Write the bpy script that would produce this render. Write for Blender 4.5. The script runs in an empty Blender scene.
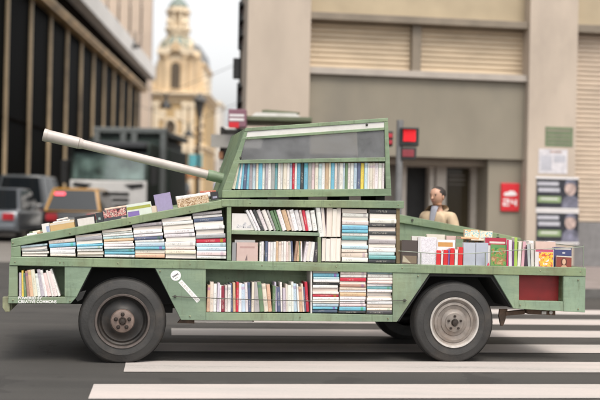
import bpy, bmesh, math, random
from mathutils import Vector, Matrix, Euler

rnd = random.Random(11)
SC = bpy.context.scene
COL = SC.collection
R = math.radians

# ------------------------------------------------------------------ survey of the place
# The camera stands 1.35 m above the road.  look(px,py) is the sight line through a point of the
# 600 x 400 photograph; it is only used to read off sizes on the real planes the things stand in.
F, EYE, ROLL, TH = 1094.0, 1.349, R(1.2), R(9.2)


def look(px, py):
    x, y = px - 300.0, py - 200.0
    c, s = math.cos(ROLL), math.sin(ROLL)
    return Vector(((x * c + y * s) / F, 1.0, -(-x * s + y * c) / F))


def at(px, py, Y):
    r = look(px, py)
    return Vector((r.x * Y, Y, EYE + r.z * Y))


UX = Vector((math.cos(TH), math.sin(TH), 0))
WX = Vector((-math.sin(TH), math.cos(TH), 0))
TO = Vector((-1.396, 8.8, 0))            # tank origin: road under the near front wheel
TM = Matrix.Translation(TO) @ Matrix.Rotation(TH, 4, 'Z')


def plane_hit(px, py, org, w):
    r = look(px, py)
    t = (w + (org - Vector((0, 0, 0))).dot(WX)) / r.dot(WX)
    p = Vector((r.x * t, r.y * t, EYE + r.z * t)) - org
    return p.dot(UX), p.z


def S(px, py, w=0.0):
    return plane_hit(px, py, TO, w)


# ------------------------------------------------------------------ materials
def nt(m):
    m.use_nodes = True
    return m.node_tree.nodes, m.node_tree.links


def mat(name, col, rough=0.6, metal=0.0, var=0.15, scale=6.0, bump=0.0, bscale=None, dirt=None, dirt_amt=0.0, spec=0.5, coat=0.0,
        stretch=(1, 1, 1)):
    """Principled with procedural variation of tone, optional dirt blotches and bump."""
    m = bpy.data.materials.new(name)
    n, l = nt(m)
    b = n['Principled BSDF']
    tc = n.new('ShaderNodeTexCoord')
    mp = n.new('ShaderNodeMapping')
    mp.inputs['Scale'].default_value = stretch
    l.new(tc.outputs['Object'], mp.inputs['Vector'])
    nz = n.new('ShaderNodeTexNoise')
    nz.inputs['Scale'].default_value = scale
    nz.inputs['Detail'].default_value = 6
    l.new(mp.outputs[0], nz.inputs['Vector'])
    rp = n.new('ShaderNodeValToRGB')
    rp.color_ramp.elements[0].position = 0.3
    rp.color_ramp.elements[1].position = 0.7
    lo = [max(0, c * (1 - var)) for c in col]
    hi = [min(1, c * (1 + var)) for c in col]
    rp.color_ramp.elements[0].color = (*lo, 1)
    rp.color_ramp.elements[1].color = (*hi, 1)
    l.new(nz.outputs['Fac'], rp.inputs['Fac'])
    out = rp.outputs['Color']
    if dirt is not None:
        n2 = n.new('ShaderNodeTexNoise')
        n2.inputs['Scale'].default_value = scale * 0.6
        n2.inputs['Detail'].default_value = 8
        n2.inputs['Roughness'].default_value = 0.65
        l.new(mp.outputs[0], n2.inputs['Vector'])
        r2 = n.new('ShaderNodeValToRGB')
        r2.color_ramp.elements[0].position = 0.5
        r2.color_ramp.elements[0].color = (0, 0, 0, 1)
        r2.color_ramp.elements[1].position = 0.72
        r2.color_ramp.elements[1].color = (dirt_amt, dirt_amt, dirt_amt, 1)
        l.new(n2.outputs['Fac'], r2.inputs['Fac'])
        mx = n.new('ShaderNodeMix')
        mx.data_type = 'RGBA'
        l.new(r2.outputs['Color'], mx.inputs[0])
        l.new(out, mx.inputs[6])
        mx.inputs[7].default_value = (*dirt, 1)
        out = mx.outputs[2]
    l.new(out, b.inputs['Base Color'])
    b.inputs['Roughness'].default_value = rough
    b.inputs['Metallic'].default_value = metal
    b.inputs['Specular IOR Level'].default_value = spec
    b.inputs['Coat Weight'].default_value = coat
    if bump:
        n3 = n.new('ShaderNodeTexNoise')
        n3.inputs['Scale'].default_value = bscale or scale * 8
        n3.inputs['Detail'].default_value = 4
        l.new(mp.outputs[0], n3.inputs['Vector'])
        bp = n.new('ShaderNodeBump')
        bp.inputs['Strength'].default_value = bump
        bp.inputs['Distance'].default_value = 0.01
        l.new(n3.outputs['Fac'], bp.inputs['Height'])
        l.new(bp.outputs[0], b.inputs['Normal'])
    return m


def math_node(n, l, op, a, b=None, c=None):
    k = n.new('ShaderNodeMath')
    k.operation = op
    for i, v in enumerate((a, b, c)):
        if v is None:
            continue
        if isinstance(v, (int, float)):
            k.inputs[i].default_value = v
        else:
            l.new(v, k.inputs[i])
    return k.outputs[0]


def book_material():
    """Cover colour comes from the book itself (object colour); spine carries bands and illegible print."""
    m = bpy.data.materials.new('book_cover')
    n, l = nt(m)
    b = n['Principled BSDF']
    oi = n.new('ShaderNodeObjectInfo')
    uv = n.new('ShaderNodeUVMap')
    sp = n.new('ShaderNodeSeparateXYZ')
    l.new(uv.outputs[0], sp.inputs[0])
    u, v, rn = sp.outputs[0], sp.outputs[1], oi.outputs['Random']
    on_spine = math_node(n, l, 'MULTIPLY', math_node(n, l, 'GREATER_THAN', u, 0.0), math_node(n, l, 'LESS_THAN', u, 1.0))
    # print: letters along the spine
    cb = n.new('ShaderNodeCombineXYZ')
    l.new(math_node(n, l, 'MULTIPLY', u, 55.0), cb.inputs[0])
    l.new(math_node(n, l, 'MULTIPLY', v, 2.2), cb.inputs[1])
    l.new(math_node(n, l, 'MULTIPLY', rn, 300.0), cb.inputs[2])
    nz = n.new('ShaderNodeTexNoise')
    nz.inputs['Scale'].default_value = 1.0
    nz.inputs['Detail'].default_value = 1.0
    l.new(cb.outputs[0], nz.inputs['Vector'])
    letters = math_node(n, l, 'GREATER_THAN', nz.outputs['Fac'], 0.53)
    inv = math_node(n, l, 'MULTIPLY', math_node(n, l, 'GREATER_THAN', v, 0.28), math_node(n, l, 'LESS_THAN', v, 0.72))
    start = math_node(n, l, 'MULTIPLY_ADD', rn, 0.25, 0.08)
    end = math_node(n, l, 'ADD', start, math_node(n, l, 'MULTIPLY_ADD', math_node(n, l, 'FRACT', math_node(n, l, 'MULTIPLY', rn, 37.0)), 0.35, 0.22))
    inu = math_node(n, l, 'MULTIPLY', math_node(n, l, 'GREATER_THAN', u, start), math_node(n, l, 'LESS_THAN', u, end))
    pr = math_node(n, l, 'MULTIPLY', math_node(n, l, 'MULTIPLY', letters, inv), math_node(n, l, 'MULTIPLY', inu, on_spine))
    lum = n.new('ShaderNodeRGBToBW')
    l.new(oi.outputs['Color'], lum.inputs[0])
    dark = math_node(n, l, 'GREATER_THAN', lum.outputs[0], 0.2)
    ink = n.new('ShaderNodeMix')
    ink.data_type = 'RGBA'
    l.new(dark, ink.inputs[0])
    ink.inputs[6].default_value = (0.62, 0.6, 0.52, 1)
    ink.inputs[7].default_value = (0.16, 0.13, 0.14, 1)
    # publisher's band at the foot of some spines
    fr = math_node(n, l, 'FRACT', math_node(n, l, 'MULTIPLY', rn, 91.0))
    band = math_node(n, l, 'MULTIPLY', math_node(n, l, 'LESS_THAN', math_node(n, l, 'ABSOLUTE', math_node(n, l, 'SUBTRACT', u, 0.86)), 0.05),
                     math_node(n, l, 'GREATER_THAN', fr, 0.6))
    band = math_node(n, l, 'MULTIPLY', band, 0.7)
    hs = n.new('ShaderNodeHueSaturation')
    hs.inputs['Value'].default_value = 0.65
    hs.inputs['Saturation'].default_value = 1.2
    l.new(oi.outputs['Color'], hs.inputs['Color'])
    l.new(math_node(n, l, 'MULTIPLY_ADD', rn, 0.5, 0.25), hs.inputs['Hue'])
    m0 = n.new('ShaderNodeMix')
    m0.data_type = 'RGBA'
    l.new(band, m0.inputs[0])
    l.new(oi.outputs['Color'], m0.inputs[6])
    l.new(hs.outputs[0], m0.inputs[7])
    m1 = n.new('ShaderNodeMix')
    m1.data_type = 'RGBA'
    l.new(math_node(n, l, 'MULTIPLY', pr, 0.42), m1.inputs[0])
    l.new(m0.outputs[2], m1.inputs[6])
    l.new(ink.outputs[2], m1.inputs[7])
    # handling dirt
    tc = n.new('ShaderNodeTexCoord')
    n2 = n.new('ShaderNodeTexNoise')
    n2.inputs['Scale'].default_value = 22
    n2.inputs['Detail'].default_value = 5
    l.new(tc.outputs['Object'], n2.inputs['Vector'])
    m2 = n.new('ShaderNodeMix')
    m2.data_type = 'RGBA'
    m2.blend_type = 'MULTIPLY'
    l.new(math_node(n, l, 'MULTIPLY', n2.outputs['Fac'], 0.4), m2.inputs[0])
    l.new(m1.outputs[2], m2.inputs[6])
    m2.inputs[7].default_value = (0.62, 0.55, 0.47, 1)
    l.new(m2.outputs[2], b.inputs['Base Color'])
    b.inputs['Roughness'].default_value = 0.42
    return m


def page_material():
    m = bpy.data.materials.new('paper_pages')
    n, l = nt(m)
    b = n['Principled BSDF']
    tc = n.new('ShaderNodeTexCoord')
    oi = n.new('ShaderNodeObjectInfo')
    mp = n.new('ShaderNodeMapping')
    mp.inputs['Scale'].default_value = (900, 6, 6)
    l.new(tc.outputs['Object'], mp.inputs[0])
    nz = n.new('ShaderNodeTexNoise')
    nz.inputs['Scale'].default_value = 1
    l.new(mp.outputs[0], nz.inputs['Vector'])
    rp = n.new('ShaderNodeValToRGB')
    rp.color_ramp.elements[0].position = 0.3
    rp.color_ramp.elements[0].color = (0.56, 0.50, 0.44, 1)
    rp.color_ramp.elements[1].position = 0.6
    rp.color_ramp.elements[1].color = (0.79, 0.75, 0.70, 1)
    l.new(nz.outputs['Fac'], rp.inputs['Fac'])
    mx = n.new('ShaderNodeMix')
    mx.data_type = 'RGBA'
    mx.blend_type = 'MULTIPLY'
    l.new(math_node(n, l, 'MULTIPLY', oi.outputs['Random'], 0.5), mx.inputs[0])
    l.new(rp.outputs[0], mx.inputs[6])
    mx.inputs[7].default_value = (0.85, 0.72, 0.62, 1)
    l.new(mx.outputs[2], b.inputs['Base Color'])
    b.inputs['Roughness'].default_value = 0.8
    return m


def hull_material(name, c, seed):
    m = bpy.data.materials.new(name)
    n, l = nt(m)
    b = n['Principled BSDF']
    tc = n.new('ShaderNodeTexCoord')
    mp = n.new('ShaderNodeMapping')
    mp.inputs['Location'].default_value = (seed, seed * 2, seed)
    l.new(tc.outputs['Object'], mp.inputs[0])

    def noise(scale, detail=6, rough=0.6, stretch=None):
        z = n.new('ShaderNodeTexNoise')
        z.inputs['Scale'].default_value = scale
        z.inputs['Detail'].default_value = detail
        z.inputs['Roughness'].default_value = rough
        if stretch:
            q = n.new('ShaderNodeMapping')
            q.inputs['Scale'].default_value = stretch
            l.new(mp.outputs[0], q.inputs[0])
            l.new(q.outputs[0], z.inputs['Vector'])
        else:
            l.new(mp.outputs[0], z.inputs['Vector'])
        return z.outputs['Fac']

    def ramp(f, p0, p1, c0=(0, 0, 0), c1=(1, 1, 1)):
        r = n.new('ShaderNodeValToRGB')
        r.color_ramp.elements[0].position = p0
        r.color_ramp.elements[1].position = p1
        r.color_ramp.elements[0].color = (*c0, 1)
        r.color_ramp.elements[1].color = (*c1, 1)
        l.new(f, r.inputs[0])
        return r.outputs[0]

    def mix(f, a, bcol):
        x = n.new('ShaderNodeMix')
        x.data_type = 'RGBA'
        l.new(f, x.inputs[0])
        l.new(a, x.inputs[6])
        if isinstance(bcol, tuple):
            x.inputs[7].default_value = (*bcol, 1)
        else:
            l.new(bcol, x.inputs[7])
        return x.outputs[2]
    base = ramp(noise(2.6), 0.35, 0.66, tuple(v * 0.80 for v in c), tuple(v * 1.16 for v in c))
    base = mix(ramp(noise(1.3, 5), 0.46, 0.66, (0, 0, 0), (0.5, 0.5, 0.5)), base, (c[0] * 1.22, c[1] * 0.97, c[2] * 0.72))
    base = mix(ramp(noise(3.2, 8, 0.72, (1, 1, 0.3)), 0.52, 0.68, (0, 0, 0), (0.55, 0.55, 0.55)), base, (0.125, 0.115, 0.062))
    base = mix(ramp(noise(7, 8, 0.7, (0.2, 1, 3.5)), 0.55, 0.61, (0, 0, 0), (0.55, 0.55, 0.55)), base, (0.23, 0.30, 0.20))
    base = mix(ramp(noise(9, 9, 0.75, (3.5, 1, 0.4)), 0.55, 0.63, (0, 0, 0), (0.5, 0.5, 0.5)), base, (0.10, 0.13, 0.075))
    base = mix(ramp(noise(30, 9, 0.8), 0.615, 0.64, (0, 0, 0), (0.75, 0.75, 0.75)), base, (0.085, 0.065, 0.045))
    l.new(base, b.inputs['Base Color'])
    l.new(ramp(noise(14), 0.3, 0.7, (0.42,) * 3, (0.62,) * 3), b.inputs['Roughness'])
    bp = n.new('ShaderNodeBump')
    bp.inputs['Strength'].default_value = 0.5
    bp.inputs['Distance'].default_value = 0.006
    l.new(math_node(n, l, 'ADD', noise(18, 5, 0.6, (0.4, 1, 1)), math_node(n, l, 'MULTIPLY', noise(3.5, 3), 2.5)), bp.inputs['Height'])
    l.new(bp.outputs[0], b.inputs['Normal'])
    return m


def asphalt_material():
    m = bpy.data.materials.new('asphalt')
    n, l = nt(m)
    b = n['Principled BSDF']
    tc = n.new('ShaderNodeTexCoord')

    def noise(s, d=4, st=None):
        z = n.new('ShaderNodeTexNoise')
        z.inputs['Scale'].default_value = s
        z.inputs['Detail'].default_value = d
        if st:
            q = n.new('ShaderNodeMapping')
            q.inputs['Scale'].default_value = st
            q.inputs['Rotation'].default_value = (0, 0, -R(8))
            l.new(tc.outputs['Object'], q.inputs[0])
            l.new(q.outputs[0], z.inputs['Vector'])
        else:
            l.new(tc.outputs['Object'], z.inputs['Vector'])
        return z.outputs['Fac']
    r1 = n.new('ShaderNodeValToRGB')
    r1.color_ramp.elements[0].color = (0.026, 0.0245, 0.023, 1)
    r1.color_ramp.elements[1].color = (0.070, 0.065, 0.060, 1)
    mixf = math_node(n, l, 'ADD', math_node(n, l, 'MULTIPLY', noise(120, 2), 0.35),
                     math_node(n, l, 'ADD', math_node(n, l, 'MULTIPLY', noise(0.6, 7), 0.3), math_node(n, l, 'MULTIPLY', noise(1.0, 7, (0.12, 3.5, 1)), 0.35)))
    r1.color_ramp.elements[0].position = 0.35
    r1.color_ramp.elements[1].position = 0.68
    l.new(mixf, r1.inputs[0])
    vo = n.new('ShaderNodeTexVoronoi')
    vo.feature = 'DISTANCE_TO_EDGE'
    vo.inputs['Scale'].default_value = 0.55
    wq = n.new('ShaderNodeTexNoise')
    wq.inputs['Scale'].default_value = 2.5
    wq.inputs['Detail'].default_value = 6
    l.new(tc.outputs['Object'], wq.inputs[0])
    va = n.new('ShaderNodeVectorMath')
    va.operation = 'ADD'
    l.new(tc.outputs['Object'], va.inputs[0])
    l.new(wq.outputs['Color'], va.inputs[1])
    l.new(va.outputs[0], vo.inputs['Vector'])
    crack = math_node(n, l, 'MULTIPLY', math_node(n, l, 'LESS_THAN', vo.outputs['Distance'], 0.006), math_node(n, l, 'GREATER_THAN', noise(0.4, 2), 0.5))
    stain = math_node(n, l, 'MULTIPLY', math_node(n, l, 'GREATER_THAN', noise(1.7, 3), 0.62), 0.45)
    mk = n.new('ShaderNodeMix')
    mk.data_type = 'RGBA'
    l.new(math_node(n, l, 'MAXIMUM', math_node(n, l, 'MULTIPLY', crack, 0.7), stain), mk.inputs[0])
    l.new(r1.outputs[0], mk.inputs[6])
    mk.inputs[7].default_value = (0.022, 0.02, 0.019, 1)
    l.new(mk.outputs[2], b.inputs['Base Color'])
    b.inputs['Roughness'].default_value = 0.75
    bp = n.new('ShaderNodeBump')
    bp.inputs['Strength'].default_value = 0.5
    bp.inputs['Distance'].default_value = 0.01
    l.new(noise(160, 3), bp.inputs['Height'])
    l.new(bp.outputs[0], b.inputs['Normal'])
    return m


def paint_material():
    m = bpy.data.materials.new('worn_road_paint')
    n, l = nt(m)
    b = n['Principled BSDF']
    tc = n.new('ShaderNodeTexCoord')

    def noise(s, d, st):
        z = n.new('ShaderNodeTexNoise')
        z.inputs['Scale'].default_value = s
        z.inputs['Detail'].default_value = d
        z.inputs['Roughness'].default_value = 0.7
        q = n.new('ShaderNodeMapping')
        q.inputs['Scale'].default_value = st
        l.new(tc.outputs['Object'], q.inputs[0])
        l.new(q.outputs[0], z.inputs['Vector'])
        return z.outputs['Fac']
    f = math_node(n, l, 'ADD', math_node(n, l, 'MULTIPLY', noise(1.1, 7, (0.25, 2.2, 1)), 0.75), math_node(n, l, 'MULTIPLY', noise(60, 3, (0.8, 1, 1)), 0.25))
    r = n.new('ShaderNodeValToRGB')
    r.color_ramp.elements[0].position = 0.40
    r.color_ramp.elements[0].color = (0.50, 0.44, 0.415, 1)
    r.color_ramp.elements[1].position = 0.74
    r.color_ramp.elements[1].color = (0.17, 0.16, 0.15, 1)
    e = r.color_ramp.elements.new(0.58)
    e.color = (0.41, 0.38, 0.36, 1)
    l.new(f, r.inputs[0])
    l.new(r.outputs[0], b.inputs['Base Color'])
    b.inputs['Roughness'].default_value = 0.65
    bp = n.new('ShaderNodeBump')
    bp.inputs['Strength'].default_value = 0.3
    bp.inputs['Distance'].default_value = 0.006
    l.new(noise(150, 3, (1, 1, 1)), bp.inputs['Height'])
    l.new(bp.outputs[0], b.inputs['Normal'])
    return m


def glass_material(name, tint, rough=0.05, alpha=1.0, spec=0.8):
    """Dark reflective pane; alpha below 1 lets part of what is behind show."""
    m = mat(name, tint, rough=rough, var=0.1, scale=1.5, spec=spec)
    m.node_tree.nodes['Principled BSDF'].inputs['Alpha'].default_value = alpha
    return m


def emit_material(name, col, strength):
    m = mat(name, col, rough=0.3)
    b = m.node_tree.nodes['Principled BSDF']
    b.inputs['Emission Color'].default_value = (*col, 1)
    b.inputs['Emission Strength'].default_value = strength
    return m


def slat_material(name, c, period):
    """Roller shutter: horizontal curved slats as bump and grime in the joints."""
    m = mat(name, c, rough=0.55, var=0.12, scale=2.0, stretch=(1, 1, 4))
    return m


M = {}
M['hull'] = hull_material('green_hull_paint', (0.182, 0.252, 0.156), 1.0)
M['hull_pale'] = hull_material('pale_green_hull_paint', (0.195, 0.268, 0.188), 4.0)
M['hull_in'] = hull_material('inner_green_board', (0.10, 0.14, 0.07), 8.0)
M['wood_in'] = mat('brown_back_board', (0.14, 0.10, 0.05), 0.7, var=0.3, scale=4, dirt=(0.06, 0.07, 0.03), dirt_amt=0.6, stretch=(1, 1, 5))
M['black'] = mat('black_underbody', (0.012, 0.012, 0.012), 0.7, var=0.3)
M['rust'] = mat('rusty_steel', (0.09, 0.055, 0.035), 0.75, var=0.4, scale=12, dirt=(0.03, 0.025, 0.02), dirt_amt=0.8, bump=0.3)
M['tyre'] = mat('tyre_rubber', (0.027, 0.026, 0.025), 0.65, var=0.25, scale=9, dirt=(0.075, 0.06, 0.047), dirt_amt=0.45, bump=0.2, bscale=60)
M['rim_dark'] = mat('dark_brake_dusted_rim', (0.022, 0.020, 0.019), 0.5, metal=0.2, var=0.3, scale=12, dirt=(0.06, 0.045, 0.035), dirt_amt=0.6)
M['rim_edge'] = mat('worn_rim_edge', (0.10, 0.083, 0.075), 0.45, metal=0.3, var=0.3, scale=14)
M['rim_light'] = mat('pale_steel_rim', (0.225, 0.197, 0.175), 0.45, metal=0.3, var=0.25, scale=14, dirt=(0.16, 0.11, 0.08), dirt_amt=0.6)
M['rim_bright'] = mat('bright_trim_ring', (0.62, 0.58, 0.54), 0.3, metal=0.6, var=0.15, scale=20)
M['hub_brown'] = mat('brown_hub', (0.17, 0.125, 0.105), 0.5, metal=0.2, var=0.3, scale=20)
M['nut'] = mat('dark_lug_nut', (0.05, 0.04, 0.035), 0.4, metal=0.6)
M['barrel'] = mat('white_painted_tube', (0.43, 0.385, 0.36), 0.4, var=0.15, scale=5, dirt=(0.30, 0.25, 0.21), dirt_amt=0.7)
M['bore'] = mat('dark_bore', (0.03, 0.03, 0.03), 0.8)
M['strip'] = mat('off_white_panel', (0.60, 0.585, 0.56), 0.5, var=0.08, scale=8, dirt=(0.32, 0.3, 0.26), dirt_amt=0.5)
M['plexi'] = glass_material('grey_blue_plexiglass', (0.27, 0.275, 0.285), rough=0.14, alpha=0.5, spec=0.6)
_n, _l = M['plexi'].node_tree.nodes, M['plexi'].node_tree.links
_t = _n.new('ShaderNodeTexNoise')
_t.inputs['Scale'].default_value = 3.5
_t.inputs['Detail'].default_value = 7
_t.inputs['Roughness'].default_value = 0.65
_c = _n.new('ShaderNodeTexCoord')
_l.new(_c.outputs['Object'], _t.inputs[0])
_r = _n.new('ShaderNodeMapRange')
_r.inputs[1].default_value, _r.inputs[2].default_value, _r.inputs[3].default_value, _r.inputs[4].default_value = 0.35, 0.65, 0.22, 0.48
_l.new(_t.outputs['Fac'], _r.inputs[0])
_l.new(_r.outputs[0], _n['Principled BSDF'].inputs['Alpha'])
M['plexi_rear'] = glass_material('rear_plexiglass', (0.25, 0.26, 0.28), rough=0.2, alpha=0.22, spec=0.4)
M['red_panel'] = mat('dark_red_panel', (0.22, 0.012, 0.012), 0.45, var=0.25, scale=5, dirt=(0.08, 0.01, 0.01), dirt_amt=0.7)
M['white_vinyl'] = mat('white_vinyl', (0.74, 0.73, 0.72), 0.5, var=0.05)
M['grey_ink'] = mat('grey_ink', (0.12, 0.12, 0.13), 0.6)
M['wire'] = mat('dull_wire', (0.05, 0.05, 0.04), 0.6)
M['wire_pale'] = mat('pale_wire', (0.22, 0.25, 0.2), 0.5)
M['khaki'] = mat('khaki_bracket', (0.22, 0.23, 0.14), 0.6, var=0.3, scale=14, dirt=(0.1, 0.07, 0.04), dirt_amt=0.6)
M['alu'] = mat('pale_sill', (0.55, 0.53, 0.5), 0.4, var=0.1, metal=0.2)
M['book'] = book_material()
M['pages'] = page_material()


# ------------------------------------------------------------------ mesh helpers
class MB:
    def __init__(self):
        self.v, self.f, self.mi = [], [], []

    def add(self, vs, fs, mi=0, mtx=None):
        o = len(self.v)
        for p in vs:
            p = Vector(p)
            self.v.append(tuple(mtx @ p) if mtx is not None else tuple(p))
        for f in fs:
            self.f.append([o + i for i in f])
            self.mi.append(mi)
        return self

    def box(self, x0, x1, y0, y1, z0, z1, mi=0, mtx=None):
        vs = [(x, y, z) for x in (x0, x1) for y in (y0, y1) for z in (z0, z1)]
        return self.add(vs, [(0, 1, 3, 2), (4, 6, 7, 5), (0, 4, 5, 1), (2, 3, 7, 6), (0, 2, 6, 4), (1, 5, 7, 3)], mi, mtx)

    def prism(self, poly, a, b, axis='y', mi=0, mtx=None):
        """poly: 2D points; axis 'y': (x,z) swept in y; 'z': (x,y) swept in z; 'x': (y,z) swept in x."""
        def p3(p, t):
            return {'y': (p[0], t, p[1]), 'z': (p[0], p[1], t), 'x': (t, p[0], p[1])}[axis]
        k = len(poly)
        vs = [p3(p, a) for p in poly] + [p3(p, b) for p in poly]
        fs = [tuple(range(k)), tuple(range(2 * k - 1, k - 1, -1))]
        for i in range(k):
            j = (i + 1) % k
            fs.append((i, j, k + j, k + i))
        return self.add(vs, fs, mi, mtx)

    def lathe(self, prof, n=32, axis='z', mi=0, mtx=None, close=True):
        """prof: list of (r, t) along the axis."""
        vs, fs = [], []
        for r, t in prof:
            for i in range(n):
                a = 2 * math.pi * i / n
                c, s = r * math.cos(a), r * math.sin(a)
                vs.append({'z': (c, s, t), 'y': (c, t, s), 'x': (t, c, s)}[axis])
        k = len(prof)
        for j in range(k - 1):
            for i in range(n):
                q = (i + 1) % n
                fs.append((j * n + i, j * n + q, (j + 1) * n + q, (j + 1) * n + i))
        if close:
            fs.append(tuple(range(n)))
            fs.append(tuple(range((k - 1) * n, k * n)))
        return self.add(vs, fs, mi, mtx)

    def tube(self, pts, r, n=8, mi=0, r1=None):
        pts = [Vector(p) for p in pts]
        vs, fs = [], []
        k = len(pts)
        for j, p in enumerate(pts):
            d = (pts[min(j + 1, k - 1)] - pts[max(j - 1, 0)]).normalized()
            up = Vector((0, 0, 1)) if abs(d.z) < 0.9 else Vector((1, 0, 0))
            a = d.cross(up).normalized()
            b = d.cross(a).normalized()
            rr = r if r1 is None else r + (r1 - r) * j / (k - 1)
            for i in range(n):
                t = 2 * math.pi * i / n
                vs.append(p + a * rr * math.cos(t) + b * rr * math.sin(t))
        for j in range(k - 1):
            for i in range(n):
                q = (i + 1) % n
                fs.append((j * n + i, j * n + q, (j + 1) * n + q, (j + 1) * n + i))
        fs.append(tuple(range(n)))
        fs.append(tuple(range((k - 1) * n, k * n)))
        return self.add(vs, fs, mi)

    def build(self, name, mats, parent=None, bevel=0.0, smooth=None, loc=None, seg=2):
        me = bpy.data.meshes.new(name)
        me.from_pydata(self.v, [], self.f)
        if not isinstance(mats, (list, tuple)):
            mats = [mats]
        for m in mats:
            me.materials.append(m)
        me.polygons.foreach_set('material_index', self.mi)
        bm = bmesh.new()
        bm.from_mesh(me)
        bmesh.ops.recalc_face_normals(bm, faces=bm.faces)
        bm.to_mesh(me)
        bm.free()
        if smooth is not None:
            me.polygons.foreach_set('use_smooth', [True] * len(me.polygons))
            me.set_sharp_from_angle(angle=R(smooth))
        o = bpy.data.objects.new(name, me)
        COL.objects.link(o)
        if parent is not None:
            o.parent = parent
        if loc is not None:
            o.location = loc
        if bevel:
            md = o.modifiers.new('bevel', 'BEVEL')
            md.width = bevel
            md.segments = seg
            md.limit_method = 'ANGLE'
            md.angle_limit = R(40)
        return o


def tag(o, label=None, cat=None, group=None, kind=None):
    if label:
        o['label'] = label
    if cat:
        o['category'] = cat
    if group:
        o['group'] = group
    if kind:
        o['kind'] = kind
    return o


def empty(name, loc=(0, 0, 0), rz=0.0, label=None, cat=None, group=None):
    e = bpy.data.objects.new(name, None)
    e.empty_display_size = 0.2
    COL.objects.link(e)
    e.location = loc
    e.rotation_euler = (0, 0, rz)
    return tag(e, label, cat, group)


def copy_tree(o, parent=None):
    c = o.copy()
    COL.objects.link(c)
    c.parent = parent
    for ch in list(o.children):
        copy_tree(ch, c)
    return c


T0 = lambda x, y, z: Matrix.Translation((x, y, z))


def pl(*pts, w=0.0):
    return [S(x, y, w) for x, y in pts]


# ------------------------------------------------------------------ the tank of books
W = 1.75
tank = empty('book_tank', TO, TH, 'green car rebuilt as a mock tank whose sides are open shelves full of books', 'art car')


def plate(name, polys, w0, w1, m, bevel=0.004, parent=tank, wm=0.0):
    b = MB()
    for p in polys:
        b.prism(pl(*p, w=wm), w0, w1)
    return b.build(name, m, parent, bevel)


GR, GP, GI = M['hull'], M['hull_pale'], M['hull_in']
# near side skins
plate('front_box_panel', [[(9, 265.8), (17.6, 265.9), (17.6, 297), (8.3, 297)],
                          [(64.6, 266.2), (92, 266.6), (76.5, 297.2), (64.6, 297.1)],
                          [(8.3, 297.1), (76.4, 297.4), (70.5, 303.8), (8, 303.5)]], 0.0, 0.025, GP)
plate('middle_side_panel', [[(154.5, 267), (205.8, 268), (205.8, 320.4), (181, 320)],
                            [(392.8, 272.6), (430, 273.2), (397, 322), (392.8, 322)],
                            [(205.9, 312.6), (311, 313.6), (392.7, 315), (392.7, 322), (205.9, 320.4)]], 0.0, 0.025, GP)
plate('rear_box_panel', [[(493.6, 274.8), (519.3, 275.2), (519, 308.9), (513.6, 308.6)],
                         [(563.4, 276.2), (585.7, 276.6), (585.1, 312.6), (563.4, 311.5)],
                         [(519.1, 300.6), (563.3, 301.6), (563.3, 311.4), (519.1, 309)]], 0.0, 0.025, GP)
plate('side_rail', [[(11, 256.7), (585.8, 267.7), (585.7, 276.3), (9.2, 265.5)]], -0.008, 0.03, GR, 0.005)
plate('sloping_rail', [[(11, 239), (224.6, 199.4), (226.4, 206.9), (11, 247.3)]], -0.004, 0.04, GR, 0.005)
plate('upper_rail', [[(221.5, 199.2), (404, 200.8), (403.6, 208.4), (221.5, 206.6)]], -0.009, 0.035, GR, 0.005)
plate('post', [[(11, 247.5), (20.6, 245.7), (20.6, 256.8), (11, 256.6)]], -0.002, 0.03, GR)
plate('post', [[(226.9, 206.8), (231.3, 206.8), (231.2, 260.7), (226.9, 260.6)]], -0.003, 0.2, GR)
plate('post', [[(317.8, 236.6), (321.2, 236.7), (321.2, 262.5), (317.8, 262.4)]], 0.004, 0.2, GR)
plate('end_board', [[(396.6, 208.6), (400.2, 208.6), (400.2, 263.8), (396.6, 263.7)]], 0.01, 0.3, M['wood_in'])
plate('divider', [[(310.7, 270.6), (312.2, 270.6), (312.2, 313.4), (310.7, 313.4)]], 0.004, 0.2, M['strip'], 0.0)
plate('shelf_board', [[(231.4, 229.9), (319.6, 232.8), (319.6, 236.2), (231.4, 234.2)]], -0.002, 0.2, GP)
# shelf floors, given by their top line and running back into the hull
DEEP = 0.205


def zline(x, y):
    return S(x, y)


def floor_board(name, pts, thick, w0, w1, m):
    b = MB()
    lo = [(u, z - thick) for u, z in reversed(pts)]
    b.prism(pts + lo, w0, w1)
    return b.build(name, m, tank)


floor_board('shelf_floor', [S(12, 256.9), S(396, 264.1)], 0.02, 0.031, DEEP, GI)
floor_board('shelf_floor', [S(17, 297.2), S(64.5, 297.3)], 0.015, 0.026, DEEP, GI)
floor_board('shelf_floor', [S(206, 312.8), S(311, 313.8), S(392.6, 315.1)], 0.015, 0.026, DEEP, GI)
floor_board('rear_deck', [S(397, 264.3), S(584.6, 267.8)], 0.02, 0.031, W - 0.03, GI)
# back boards of the shelves
uF, uB = S(12, 250)[0], S(585, 290)[0]
zBand = S(300, 262)[1]


def back(name, poly, w0, w1, m):
    return MB().prism(pl(*poly), w0, w1).build(name, m, tank)


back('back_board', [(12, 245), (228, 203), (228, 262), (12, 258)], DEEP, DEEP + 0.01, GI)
back('back_board', [(228.3, 201), (398, 203), (398, 266), (228.3, 262)], DEEP, DEEP + 0.012, M['wood_in'])
back('back_board', [(9, 262), (92, 262), (70, 303), (9, 303)], DEEP, DEEP + 0.01, GR)
back('back_board', [(154, 264), (430, 271), (397, 322), (181, 320)], DEEP, DEEP + 0.01, GR)
plate('red_panel', [[(517, 272.5), (566, 273), (566, 303.5), (517, 303.2)]], 0.10, 0.11, M['red_panel'], 0)
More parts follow.
